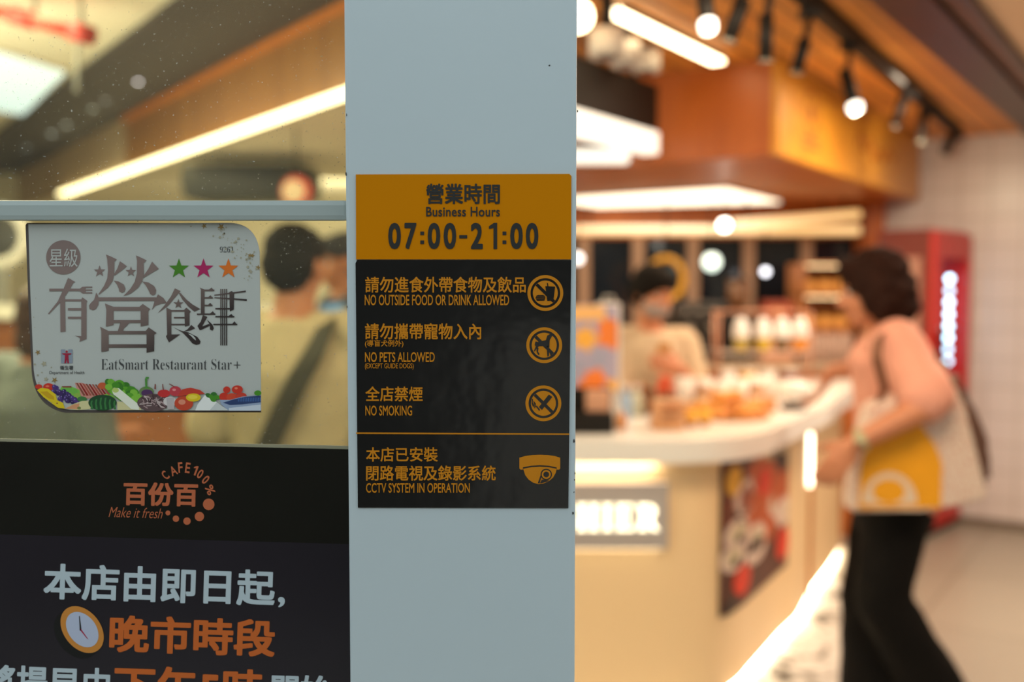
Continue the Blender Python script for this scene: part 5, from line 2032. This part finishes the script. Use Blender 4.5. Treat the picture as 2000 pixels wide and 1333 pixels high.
def hand(bm, wr, d, palm_n, s=1.0, curl=0.5, thumb=1):
    """palm, four fingers bent towards palm_n and a thumb from the palm's side"""
    d = V(d).normalized()
    nn = V(palm_n)
    nn = (nn - d * nn.dot(d)).normalized()
    side = d.cross(nn)
    M = Matrix((side.to_tuple() + (0,), nn.to_tuple() + (0,), d.to_tuple() + (0,), (0, 0, 0, 1))).transposed()
    ell(bm, V(wr) + d * 0.05 * s, (0.040 * s, 0.015 * s, 0.052 * s), M, seg=14, rings=10)
    limb(bm, [wr, V(wr) + d * 0.03 * s], [0.025 * s, 0.022 * s], 10)
    for i, (off, ln) in enumerate(((-0.030, 0.066), (-0.010, 0.076), (0.010, 0.072), (0.029, 0.056))):
        b = V(wr) + d * 0.088 * s + side * off * s * thumb
        c1 = curl * (0.8 + 0.15 * i)
        d1 = (d * math.cos(c1 * 0.6) + nn * math.sin(c1 * 0.6))
        d2 = (d * math.cos(c1 * 1.3) + nn * math.sin(c1 * 1.3))
        d3 = (d * math.cos(c1 * 1.9) + nn * math.sin(c1 * 1.9))
        p1 = b + d1 * ln * 0.45 * s
        p2 = p1 + d2 * ln * 0.32 * s
        p3 = p2 + d3 * ln * 0.23 * s
        limb(bm, [b - d * 0.02 * s, b, p1, p2, p3], [0.010 * s, 0.0095 * s, 0.009 * s, 0.0085 * s, 0.0075 * s], 8)
    tb = V(wr) + d * 0.03 * s - side * 0.032 * s * thumb
    t1 = tb + (d * 0.7 - side * 0.7 * thumb + nn * 0.2).normalized() * 0.035 * s
    t2 = t1 + (d * 0.9 - side * 0.25 * thumb + nn * 0.35).normalized() * 0.028 * s
    limb(bm, [tb + side * 0.012 * s * thumb, tb, t1, t2], [0.014 * s, 0.013 * s, 0.011 * s, 0.009 * s], 8)


def head(bm, c, F, s=1.0, up=(0, 0, 1)):
    F = V(F).normalized()
    S = F.cross(V(up)).normalized()
    U = S.cross(F).normalized()
    M = Matrix((S.to_tuple() + (0,), F.to_tuple() + (0,), U.to_tuple() + (0,), (0, 0, 0, 1))).transposed()
    c = V(c)

    def at(a, b, d):
        return c + (S * a + F * b + U * d) * s
    ell(bm, at(0, -0.008, 0.022), (0.074 * s, 0.092 * s, 0.088 * s), M)
    ell(bm, at(0, 0.022, -0.045), (0.058 * s, 0.064 * s, 0.068 * s), M)
    ell(bm, at(0, 0.050, -0.088), (0.030 * s, 0.028 * s, 0.022 * s), M)
    for x in (-1, 1):
        ell(bm, at(0.076 * x, -0.008, -0.008), (0.010 * s, 0.020 * s, 0.032 * s), M, seg=12, rings=8)
        ell(bm, at(0.036 * x, 0.062, -0.03), (0.024 * s, 0.018 * s, 0.02 * s), M, seg=12, rings=8)
        ell(bm, at(0.030 * x, 0.078, 0.022), (0.024 * s, 0.010 * s, 0.008 * s), M, seg=12, rings=8)
    limb(bm, [at(0, 0.080, 0.012), at(0, 0.098, -0.022), at(0, 0.104, -0.030)], [0.008 * s, 0.012 * s, 0.013 * s], 10)
    for x in (-1, 1):
        ell(bm, at(0.011 * x, 0.092, -0.034), (0.009 * s, 0.010 * s, 0.008 * s), M, seg=10, rings=6)
    ell(bm, at(0, 0.082, -0.060), (0.023 * s, 0.010 * s, 0.006 * s), M, seg=12, rings=6)
    ell(bm, at(0, 0.080, -0.069), (0.019 * s, 0.010 * s, 0.007 * s), M, seg=12, rings=6)
    return at, M


def eyes(parent, at, M, s=1.0):
    for x in (-1, 1):
        bm = newbm()
        ell(bm, at(0.030 * x, 0.0655, 0.004), (0.014 * s, 0.011 * s, 0.009 * s), M, 0, 14, 10)
        ell(bm, at(0.030 * x, 0.0745, 0.004), (0.006 * s, 0.004 * s, 0.006 * s), M, 1, 10, 6)
        obj('eye', bm, [EYE_W, EYE_D], parent)
    bm = newbm()
    for x in (-1, 1):
        strap(bm, [at(0.015 * x, 0.086, 0.024), at(0.032 * x, 0.086, 0.030), at(0.048 * x, 0.076, 0.025)], 0.008 * s, 0.004 * s, M.to_3x3() @ V((0, 0, 1)))
    obj('eyebrow', bm, EYE_D, parent)


def feet_pair(bm, an, F):
    F = V((F[0], F[1], 0)).normalized()
    heel = V((an[0], an[1], 0.03)) - F * 0.045
    limb(bm, [heel, V((an[0], an[1], 0.045)), V((an[0], an[1], 0.034)) + F * 0.10, V((an[0], an[1], 0.026)) + F * 0.16], [0.028, 0.036, 0.034, 0.024], 12)


# ---- woman reaching to the counter, seen from her left side
YWm = 3.15
Fw = V((-0.96, 0.28, 0)).normalized()
Sw = Fw.cross(V((0, 0, 1)))                    # her right, away from the camera
hc = P(1702, 566, 3.15)
nb = P(1724, 648, 3.16)
ch_ = P(1748, 740, 3.16)
ws = P(1752, 850, 3.16)
pv = P(1745, 955, 3.16)
shL, elL, wrL = P(1752, 676, 2.99), P(1818, 790, 2.86), P(1668, 866, 2.84)
shR, elR, wrR = P(1722, 676, 3.33), P(1704, 716, 3.55), P(1622, 728, 3.62)
hipL, knL, anL = P(1752, 985, 3.08), P(1722, 1170, 3.07), P(1846, 1392, 3.10)
hipR, knR, anR = P(1728, 985, 3.24), P(1692, 1175, 3.22), P(1700, 1425, 3.22)
anR.z = 0.09
anL.z = max(anL.z, 0.12)
bm = newbm()
at, HM = head(bm, hc, (-0.90, 0.34, -0.18), 0.98)
limb(bm, [nb, hc + V((0.012, 0, -0.06))], [0.056, 0.05])
rings(bm, [(pv + V((0, 0, -0.12)), 0.10, 0.09), (pv, 0.155, 0.115), (ws, 0.13, 0.105), (ch_, 0.145, 0.11), (nb + V((0, 0, -0.06)), 0.125, 0.085), (nb, 0.06, 0.06)], Sw, Fw)
limb(bm, [nb + V((0, 0, -0.05)), shL, elL, wrL], [0.05, 0.055, 0.043, 0.027])
limb(bm, [nb + V((0, 0, -0.05)), shR, elR, wrR], [0.05, 0.055, 0.043, 0.027])
hand(bm, wrL, P(1630, 912, 2.84) - wrL, (0.5, 0.8, 0.2), 1.0, 0.45, 1)
hand(bm, wrR, P(1592, 785, 3.62) - wrR, (-0.8, 0.2, -0.5), 1.0, 0.55, -1)
limb(bm, [hipL, knL, anL], [0.085, 0.055, 0.036])
limb(bm, [hipR, knR, anR], [0.085, 0.055, 0.036])
root = skinned('person', bm, SKIN, None, 0.0065, 3, (1.2, 3.16, 0))
tag(root, 'woman in pink blouse and black trousers with a patterned tote bag reaching towards the counter', 'person')
eyes(root, at, HM, 0.98)
HAIR = mat('hair_brown', rgb(40, 19, 12), 0.8, vary=0.5, vscale=30, spec=0.15)
bm = newbm()
hb = V((0.012, 0.0, 0.012))
for (a, b, d, rx_, ry_, rz_) in ((0, -0.02, 0.04, 0.093, 0.108, 0.090), (0, -0.055, -0.02, 0.090, 0.085, 0.090), (0.07, -0.02, -0.02, 0.035, 0.058, 0.085), (-0.07, -0.02, -0.02, 0.035, 0.058, 0.085),
                                 (0, -0.07, -0.065, 0.075, 0.065, 0.060), (0, 0.055, 0.080, 0.062, 0.040, 0.034)):
    ell(bm, at(a, b, d), (rx_, ry_, rz_), HM)
skinned('hair', bm, HAIR, root, 0.009, 2, None, 0.035, 0.03)
PINKF = mat('blouse_pink', rgb(226, 158, 136), 0.75, vary=0.06, vscale=12, bump=0.2, bscale=25)
bm = newbm()
rings(bm, [(pv + V((0, 0, -0.06)), 0.18, 0.14), (pv + V((0, 0, 0.03)), 0.178, 0.14), (ws, 0.155, 0.128), (ch_, 0.165, 0.132), (nb + V((0, 0, -0.09)), 0.15, 0.11), (nb + V((0, 0, -0.025)), 0.085, 0.075)], Sw, Fw)
limb(bm, [nb + V((0, 0, -0.055)), shL + V((0, 0, 0.005)), shL.lerp(elL, 0.55), shL.lerp(elL, 0.86)], [0.062, 0.078, 0.078, 0.082])
limb(bm, [nb + V((0, 0, -0.055)), shR + V((0, 0, 0.005)), shR.lerp(elR, 0.55), shR.lerp(elR, 0.86)], [0.062, 0.075, 0.075, 0.08])
skinned('blouse', bm, PINKF, root, 0.012, 5, None, 0.012, 0.08)
BLK = mat('trousers_black', (0.006, 0.005, 0.0045), 0.9, vary=0.3, vscale=8, bump=0.2, bscale=14, spec=0.15)
bm = newbm()
rings(bm, [(pv + V((0, 0, -0.12)), 0.14, 0.12), (pv + V((0, 0, -0.04)), 0.17, 0.132), (pv + V((0, 0, 0.04)), 0.165, 0.128)], Sw, Fw)
limb(bm, [hipL, hipL.lerp(knL, 0.6), knL, knL.lerp(anL, 0.55), anL + V((0, 0, -0.02))], [0.105, 0.092, 0.085, 0.092, 0.105])
limb(bm, [hipR, hipR.lerp(knR, 0.6), knR, knR.lerp(anR, 0.55), anR + V((0, 0, 0.03))], [0.105, 0.092, 0.085, 0.092, 0.105])
skinned('trousers', bm, BLK, root, 0.014, 6, None, 0.012, 0.10)
SHOE = mat('shoe_lilac', rgb(205, 190, 205), 0.5)
bm = newbm()
feet_pair(bm, anR, Fw)
skinned('shoe', bm, SHOE, root, 0.008, 3)
bm = newbm()
toe = V((anL.x - 0.06, anL.y, 0.03))
limb(bm, [anL + V((0.03, 0, -0.03)), anL + V((-0.01, 0, -0.045)), toe, toe + V((-0.05, 0.01, -0.003))], [0.030, 0.036, 0.032, 0.024], 12)
skinned('shoe', bm, SHOE, root, 0.008, 3)
bm = newbm()
ax = (wrL - elL).normalized()
p = wrL - ax * 0.02
Mq = frame_z(ax)
tube(bm, [p + Mq @ V((0.031 * math.cos(t), 0.031 * math.sin(t), 0)) for t in [k * PI / 12 for k in range(25)]], 0.007, n=8)
cyl(bm, p + V((-0.012, -0.030, 0.01)), p + V((-0.015, -0.040, 0.013)), 0.017, n=16)
obj('wristwatch', bm, mat('watch_pale', rgb(180, 170, 130), 0.35), root)

# tote bag with plain yellow patch, hung from her left shoulder
TOTE = bpy.data.materials.new('tote_flecked')
TOTE.use_nodes = True
nt = TOTE.node_tree
b_ = nt.nodes['Principled BSDF']
b_.inputs['Roughness'].default_value = 0.8
tc = nt.nodes.new('ShaderNodeTexCoord')
nz = nt.nodes.new('ShaderNodeTexVoronoi')
nz.inputs['Scale'].default_value = 85
cr = nt.nodes.new('ShaderNodeValToRGB')
cr.color_ramp.elements[0].position = 0.22
cr.color_ramp.elements[0].color = (*rgb(190, 104, 92), 1)
cr.color_ramp.elements[1].position = 0.34
cr.color_ramp.elements[1].color = (*rgb(226, 205, 190), 1)
nt.links.new(tc.outputs['Object'], nz.inputs['Vector'])
nt.links.new(nz.outputs['Distance'], cr.inputs[0])
nt.links.new(cr.outputs[0], b_.inputs['Base Color'])
r_ = thing('tote_bag', 'pale flecked tote bag with a yellow patch hanging at the woman\'s side', 'bag', (1.22, 2.98, P(1790, 1000, 2.93).z))
YT = 2.90
out = [(1700, 792), (1800, 760), (1868, 752), (1884, 792), (1932, 972), (1905, 984), (1800, 999), (1664, 1002), (1660, 990), (1672, 900)]
bm = newbm()
fr_ = [bm.verts.new(P(u, v, YT)) for u, v in out]
bk = [bm.verts.new(P(u, v, YT) + V((0.0, 0.08, 0))) for u, v in out]
bm.faces.new(fr_)
bm.faces.new(bk[::-1])
for k in range(len(out)):
    bm.faces.new([fr_[k], fr_[(k + 1) % len(out)], bk[(k + 1) % len(out)], bk[k]])
bmesh.ops.bevel(bm, geom=bm.edges[:], offset=0.01, segments=2, affect='EDGES')
body_ = obj('bag_body', bm, TOTE, r_)
bm = newbm()
flat(bm, [(1676, 994), (1680, 915), (1692, 856), (1722, 826), (1762, 812), (1800, 832), (1826, 868), (1840, 905), (1838, 992)], YT - 0.001, 0)
flat(bm, [(1737 + 54 * math.cos(t), 985 - 62 * math.sin(t)) for t in [k * PI / 16 for k in range(17)]], YT - 0.0014, 1)
flat(bm, disc2(1736, 960, 32, 24, 24), YT - 0.0018, 0)
obj('yellow_patch', bm, [mat('patch_yellow', rgb(238, 165, 20), 0.7, vary=0.1, vscale=15), mat('patch_pale', rgb(228, 205, 180), 0.7)], r_)
bm = newbm()
flat(bm, disc2(1829, 800, 30, 26, 24), YT - 0.001, 0)
obj('pale_patch', bm, mat('patch_white', rgb(228, 218, 210), 0.7), r_)
STRAPB = mat('strap_cream', rgb(214, 178, 130), 0.7)
STRAPD = mat('strap_brown', rgb(110, 70, 46), 0.7)
bm = newbm()
strap(bm, [P(1716, 790, YT + 0.02), P(1728, 760, 2.91), P(1712, 700, 2.885), P(1716, 660, 2.93), P(1738, 636, 3.02), P(1760, 650, 3.10)], 0.026, 0.004, (0.5, 0.0, 0.5))
strap(bm, [P(1840, 760, YT + 0.05), P(1826, 720, 3.03), P(1800, 660, 3.05), P(1760, 645, 3.08)], 0.026, 0.004, (0.5, 0.0, 0.5))
obj('handle', bm, STRAPD, r_)

# dark backpack
r_ = thing('backpack', 'dark brown backpack on the woman\'s back behind the tote bag', 'bag', P(1880, 930, 3.2))
BP = mat('backpack_brown', rgb(96, 68, 56), 0.7, vary=0.15, vscale=10)
bm = newbm()
out = [(1846, 745), (1862, 725), (1888, 750), (1905, 800), (1930, 860), (1944, 918), (1940, 950), (1922, 958), (1880, 950), (1846, 880), (1836, 800)]
fr_ = [bm.verts.new(P(u, v, 3.08)) for u, v in out]
bk = [bm.verts.new(P(u, v, 3.08) + V((0.02, 0.26, 0))) for u, v in out]
bm.faces.new(fr_)
bm.faces.new(bk[::-1])
for k in range(len(out)):
    bm.faces.new([fr_[k], fr_[(k + 1) % len(out)], bk[(k + 1) % len(out)], bk[k]])
bmesh.ops.bevel(bm, geom=bm.edges[:], offset=0.025, segments=3, affect='EDGES')
obj('pack_body', bm, BP, r_)
bm = newbm()
strap(bm, [P(1768, 652, 3.03), P(1795, 660, 3.0), P(1822, 700, 3.0), P(1850, 745, 3.06), P(1872, 775, 3.09)], 0.04, 0.008, (0, 1, 0.2))
strap(bm, [P(1768, 652, 3.28), P(1795, 660, 3.28), P(1818, 695, 3.27), P(1848, 760, 3.24), P(1870, 800, 3.2)], 0.04, 0.008, (0, 1, 0.2))
obj('shoulder_strap', bm, mat('pack_strap', rgb(58, 46, 38), 0.7), r_)
bm = newbm()
for u, v in ((1836, 715), (1858, 742)):
    p = P(u, v, 3.0)
    box(bm, (p.x - 0.02, p.y - 0.012, p.z - 0.015), (p.x + 0.02, p.y + 0.012, p.z + 0.015), 0, 0.004)
obj('buckle', bm, mat('buckle_grey', rgb(120, 105, 90), 0.4), r_)

# ---- worker behind the counter
Fk = V((0.30, -0.95, 0)).normalized()
Sk = Fk.cross(V((0, 0, 1)))
hc = P(1276, 572, 4.30)
nb = P(1268, 640, 4.38)
ch_ = P(1270, 725, 4.40)
ws = P(1268, 830, 4.42)
pv = P(1266, 915, 4.44)
shA, elA, wrA = P(1214, 668, 4.36), P(1200, 780, 4.30), P(1262, 800, 4.06)
shB, elB, wrB = P(1334, 672, 4.42), P(1362, 775, 4.36), P(1330, 722, 4.14)
bm = newbm()
at, HM = head(bm, hc, (0.52, -0.78, -0.34), 0.95)
limb(bm, [nb, hc + V((0, 0.02, -0.06))], [0.054, 0.05])
rings(bm, [(pv + V((0, 0, -0.12)), 0.11, 0.09), (pv, 0.16, 0.115), (ws, 0.135, 0.105), (ch_, 0.155, 0.115), (nb + V((0, 0, -0.06)), 0.14, 0.085), (nb, 0.06, 0.06)], Sk, Fk)
for sh_, el_, wr_, hd_, pn_, th in ((shA, elA, wrA, V((0.5, -0.6, -0.35)), (0.2, 0, -1), 1), (shB, elB, wrB, V((-0.75, -0.35, 0.25)), (0, 1, -0.2), 1)):
    limb(bm, [nb + V((0, 0, -0.05)), sh_, el_, wr_], [0.05, 0.055, 0.042, 0.027])
    hand(bm, wr_, hd_, pn_, 0.95, 0.7, th)
for s_ in (-1, 1):
    hp = pv + Sk * 0.085 * s_ + V((0, 0, -0.05))
    limb(bm, [hp, V((hp.x, hp.y, 0.48)), V((hp.x, hp.y, 0.09))], [0.085, 0.055, 0.036])
root = skinned('person', bm, SKIN, None, 0.0065, 3, (pv.x, pv.y, 0))
tag(root, 'worker with dark hair and grey face mask in cream shirt bent over the counter', 'person')
eyes(root, at, HM, 0.95)
HAIRB = mat('hair_black', (0.009, 0.007, 0.006), 0.85, vary=0.3, vscale=30, spec=0.12)
bm = newbm()
for (a, b, d, rx_, ry_, rz_) in ((0, -0.02, 0.045, 0.088, 0.098, 0.082), (0, -0.05, -0.005, 0.085, 0.075, 0.08), (0, 0.055, 0.085, 0.06, 0.035, 0.026), (0.07, 0.0, 0.02, 0.02, 0.04, 0.05), (-0.07, 0.0, 0.02, 0.02, 0.04, 0.05)):
    ell(bm, at(a, b, d), (rx_, ry_, rz_), HM)
skinned('hair', bm, HAIRB, root, 0.008, 3, None, 0.012, 0.02)
bm = newbm()
ell(bm, at(0, 0.046, -0.058), (0.060, 0.058, 0.047), HM)
mk = obj('face_mask', bm, mat('mask_grey', rgb(150, 138, 134), 0.7), root)
bm = newbm()
for x in (-1, 1):
    strap(bm, [at(0.056 * x, 0.05, -0.04), at(0.078 * x, 0.0, -0.01), at(0.082 * x, -0.012, 0.005)], 0.004, 0.002, (0, 0, 1))
obj('ear_loop', bm, PAPER, mk)
SHIRT = mat('shirt_cream', rgb(196, 172, 142), 0.75, vary=0.04, vscale=12, bump=0.2, bscale=25)
bm = newbm()
rings(bm, [(pv + V((0, 0, -0.08)), 0.18, 0.14), (pv, 0.18, 0.14), (ws, 0.165, 0.13), (ch_, 0.18, 0.135), (nb + V((0, 0, -0.08)), 0.16, 0.105), (nb + V((0, 0, -0.02)), 0.085, 0.08)], Sk, Fk)
for sh_, el_ in ((shA, elA), (shB, elB)):
    limb(bm, [nb + V((0, 0, -0.055)), sh_, sh_.lerp(el_, 0.6), sh_.lerp(el_, 0.95)], [0.062, 0.075, 0.07, 0.07])
skinned('shirt', bm, SHIRT, root, 0.012, 5, None, 0.01, 0.08)
bm = newbm()
p = P(1296, 676, 4.235)
box(bm, (p.x - 0.025, p.y - 0.004, p.z - 0.03), (p.x + 0.03, p.y + 0.004, p.z + 0.012), 0, 0.002)
obj('name_badge', bm, mat('badge_gold', rgb(190, 130, 60), 0.4), root)
bm = newbm()
rings(bm, [(pv + V((0, 0, -0.12)), 0.14, 0.11), (pv + V((0, 0, -0.03)), 0.165, 0.122)], Sk, Fk)
for s_ in (-1, 1):
    hp = pv + Sk * 0.085 * s_ + V((0, 0, -0.05))
    limb(bm, [hp, V((hp.x, hp.y, 0.48)), V((hp.x, hp.y, 0.12))], [0.1, 0.078, 0.07])
skinned('trousers', bm, BLK, root, 0.014, 4)
bm = newbm()
for s_ in (-1, 1):
    feet_pair(bm, pv + Sk * 0.085 * s_, Fk)
skinned('shoe', bm, BLACKP, root, 0.008, 3)


# ---- people seen from behind and at the side in the hall
def stander(name, label, head_px, Yd, Fdir, hF, shirt_m, hair_m, skin_m, trouser_m, width=1.0, sw=0.19, hair_kind='short', arms='down', scale=1.0):
    hc = P(head_px[0], head_px[1], Yd)
    F = V(Fdir).normalized()
    S = F.cross(V((0, 0, 1)))
    k = scale
    nb = hc + V((0, 0, -0.135 * k)) - F * 0.02
    ch_ = nb + V((0, 0, -0.17 * k)) - F * 0.01
    ws = nb + V((0, 0, -0.40 * k))
    pv = nb + V((0, 0, -0.58 * k))
    bm = newbm()
    at, HM = head(bm, hc, hF, k)
    limb(bm, [nb, hc + V((0, 0, -0.05))], [0.062 * k, 0.056 * k])
    w = width
    rings(bm, [(pv + V((0, 0, -0.12)), 0.11 * w, 0.09 * w), (pv, 0.16 * w, 0.12 * w), (ws, 0.145 * w, 0.11 * w), (ch_, 0.17 * w, 0.12 * w), (nb + V((0, 0, -0.06)), 0.15 * w, 0.085 * w), (nb, 0.065, 0.065)], S, F)
    sleeves = []
    for s_ in (-1, 1):
        sh_ = nb + S * sw * s_ + V((0, 0, -0.065 * k))
        el_ = sh_ + S * 0.05 * s_ + V((0, 0, -0.29 * k)) - F * 0.02
        if arms == 'forward':
            wr_ = el_ + F * 0.20 + V((0, 0, 0.06)) - S * 0.06 * s_
            hd_ = V(F * 0.9 - S * 0.2 * s_ + V((0, 0, 0.1)))
        else:
            wr_ = el_ + F * 0.07 + V((0, 0, -0.23 * k))
            hd_ = V((0, 0, -1)) + F * 0.25
        limb(bm, [nb + V((0, 0, -0.06)), sh_, el_, wr_], [0.055, 0.06, 0.045, 0.029])
        hand(bm, wr_, hd_, -S * s_ if arms != 'forward' else V((0, 0, -1)), k, 0.45, s_)
        sleeves.append((sh_, el_))
    legs = []
    for s_ in (-1, 1):
        hp = pv + S * 0.09 * s_ + V((0, 0, -0.05))
        legs.append(hp)
        limb(bm, [hp, V((hp.x, hp.y, 0.46)), V((hp.x, hp.y, 0.09))], [0.09, 0.058, 0.038])
    root = skinned(name, bm, skin_m, None, 0.007, 3, (pv.x, pv.y, 0))
    tag(root, label, 'person')
    eyes(root, at, HM, k)
    bm = newbm()
    parts_ = [(0, -0.015, 0.045, 0.084, 0.100, 0.080), (0, -0.045, 0.0, 0.081, 0.07, 0.085), (0, 0.055, 0.080, 0.06, 0.036, 0.028)]
    if hair_kind == 'long':
        parts_ += [(0, -0.06, -0.07, 0.08, 0.05, 0.08)]
    for (a, b, d, r1_, r2_, r3_) in parts_:
        ell(bm, at(a, b, d), (r1_ * k, r2_ * k, r3_ * k), HM)
    skinned('hair', bm, hair_m, root, 0.008, 3, None, 0.01, 0.02)
    bm = newbm()
    rings(bm, [(pv + V((0, 0, -0.06)), 0.18 * w, 0.145 * w), (pv, 0.18 * w, 0.145 * w), (ws, 0.172 * w, 0.135 * w), (ch_, 0.192 * w, 0.138 * w), (nb + V((0, 0, -0.075)), 0.172 * w, 0.105 * w), (nb + V((0, 0, -0.015)), 0.088, 0.088)], S, F)
    for sh_, el_ in sleeves:
        limb(bm, [nb + V((0, 0, -0.06)), sh_, sh_.lerp(el_, 0.6), sh_.lerp(el_, 0.92)], [0.066, 0.08, 0.075, 0.078])
    skinned('shirt', bm, shirt_m, root, 0.012, 5, None, 0.012, 0.09)
    bm = newbm()
    rings(bm, [(pv + V((0, 0, -0.12)), 0.14 * w, 0.11 * w), (pv + V((0, 0, -0.02)), 0.168 * w, 0.132 * w)], S, F)
    for hp in legs:
        limb(bm, [hp, V((hp.x, hp.y, 0.46)), V((hp.x, hp.y, 0.11))], [0.105, 0.08, 0.068])
    skinned('trousers', bm, trouser_m, root, 0.014, 4)
    bm = newbm()
    for hp in legs:
        feet_pair(bm, hp, F)
    skinned('shoe', bm, BLACKP, root, 0.009, 3)
    return root, nb, S, F, pv


NAVY = mat('trousers_navy', rgb(40, 44, 54), 0.8)
BEIGE = mat('shirt_beige', rgb(192, 178, 142), 0.8, vary=0.05, vscale=10, bump=0.25, bscale=20)
man, nb, S_, F_, pv = stander('person', 'man in beige shirt with dark shoulder strap seen from behind through the glass', (578, 520), 2.90, (0.12, 0.99, 0), (0.30, 0.93, -0.12), BEIGE, mat('hair_dark_grey', rgb(30, 27, 22), 0.8, vary=0.3, vscale=25, spec=0.15), SKIN_M, NAVY, 1.08, 0.2)
r_ = thing('crossbody_bag', 'dark olive crossbody strap and bag on the back of the man in beige', 'bag', P(470, 1010, 2.8))
OL = mat('strap_olive', rgb(58, 56, 38), 0.7, vary=0.1)
bm = newbm()
tops = [P(640, 622, 2.88), P(637, 638, 2.76), P(614, 690, 2.715), P(585, 740, 2.70), P(555, 800, 2.695), P(528, 860, 2.695), P(490, 950, 2.70), P(462, 1010, 2.70)]
strap(bm, tops, 0.06, 0.006, (0.85, 0, 0.5))
obj('strap', bm, OL, r_)
bm = newbm()
c = P(440, 1060, 2.74)
box(bm, (c.x - 0.13, 2.66, c.z - 0.10), (c.x + 0.11, 2.74, c.z + 0.10), 0, 0.025)
obj('bag_body', bm, OL, r_)
bm = newbm()
box(bm, (c.x - 0.10, 2.654, c.z + 0.02), (c.x + 0.08, 2.661, c.z + 0.03), 0, 0.002)
obj('zipper', bm, STEEL, r_)
bm = newbm()
strap(bm, [P(628, 608, 2.86), P(648, 603, 2.85), P(672, 606, 2.85)], 0.03, 0.012, (0, 0.6, 1))
obj('strap_pad', bm, mat('pad_blue', rgb(110, 160, 220), 0.6), r_)
stander('person', 'dark-haired person standing behind the man in beige, half hidden by the pillar', (668, 512), 4.1, (-0.8, -0.4, 0), (-0.8, -0.4, -0.1), mat('shirt_navy', rgb(44, 46, 60), 0.7), mat('hair_black_blue', rgb(26, 26, 32), 0.5), SKIN_M, NAVY, 0.95, 0.17)
stander('person', 'person in grey-green top at the far left edge behind the white decal', (92, 622), 3.3, (0.25, 0.95, 0), (0.25, 0.95, 0), mat('shirt_teal', rgb(112, 124, 122), 0.8, vary=0.06), mat('hair_warm', rgb(70, 44, 30), 0.6), SKIN_M, NAVY, 1.0, 0.17, 'long', 'forward', 0.94)
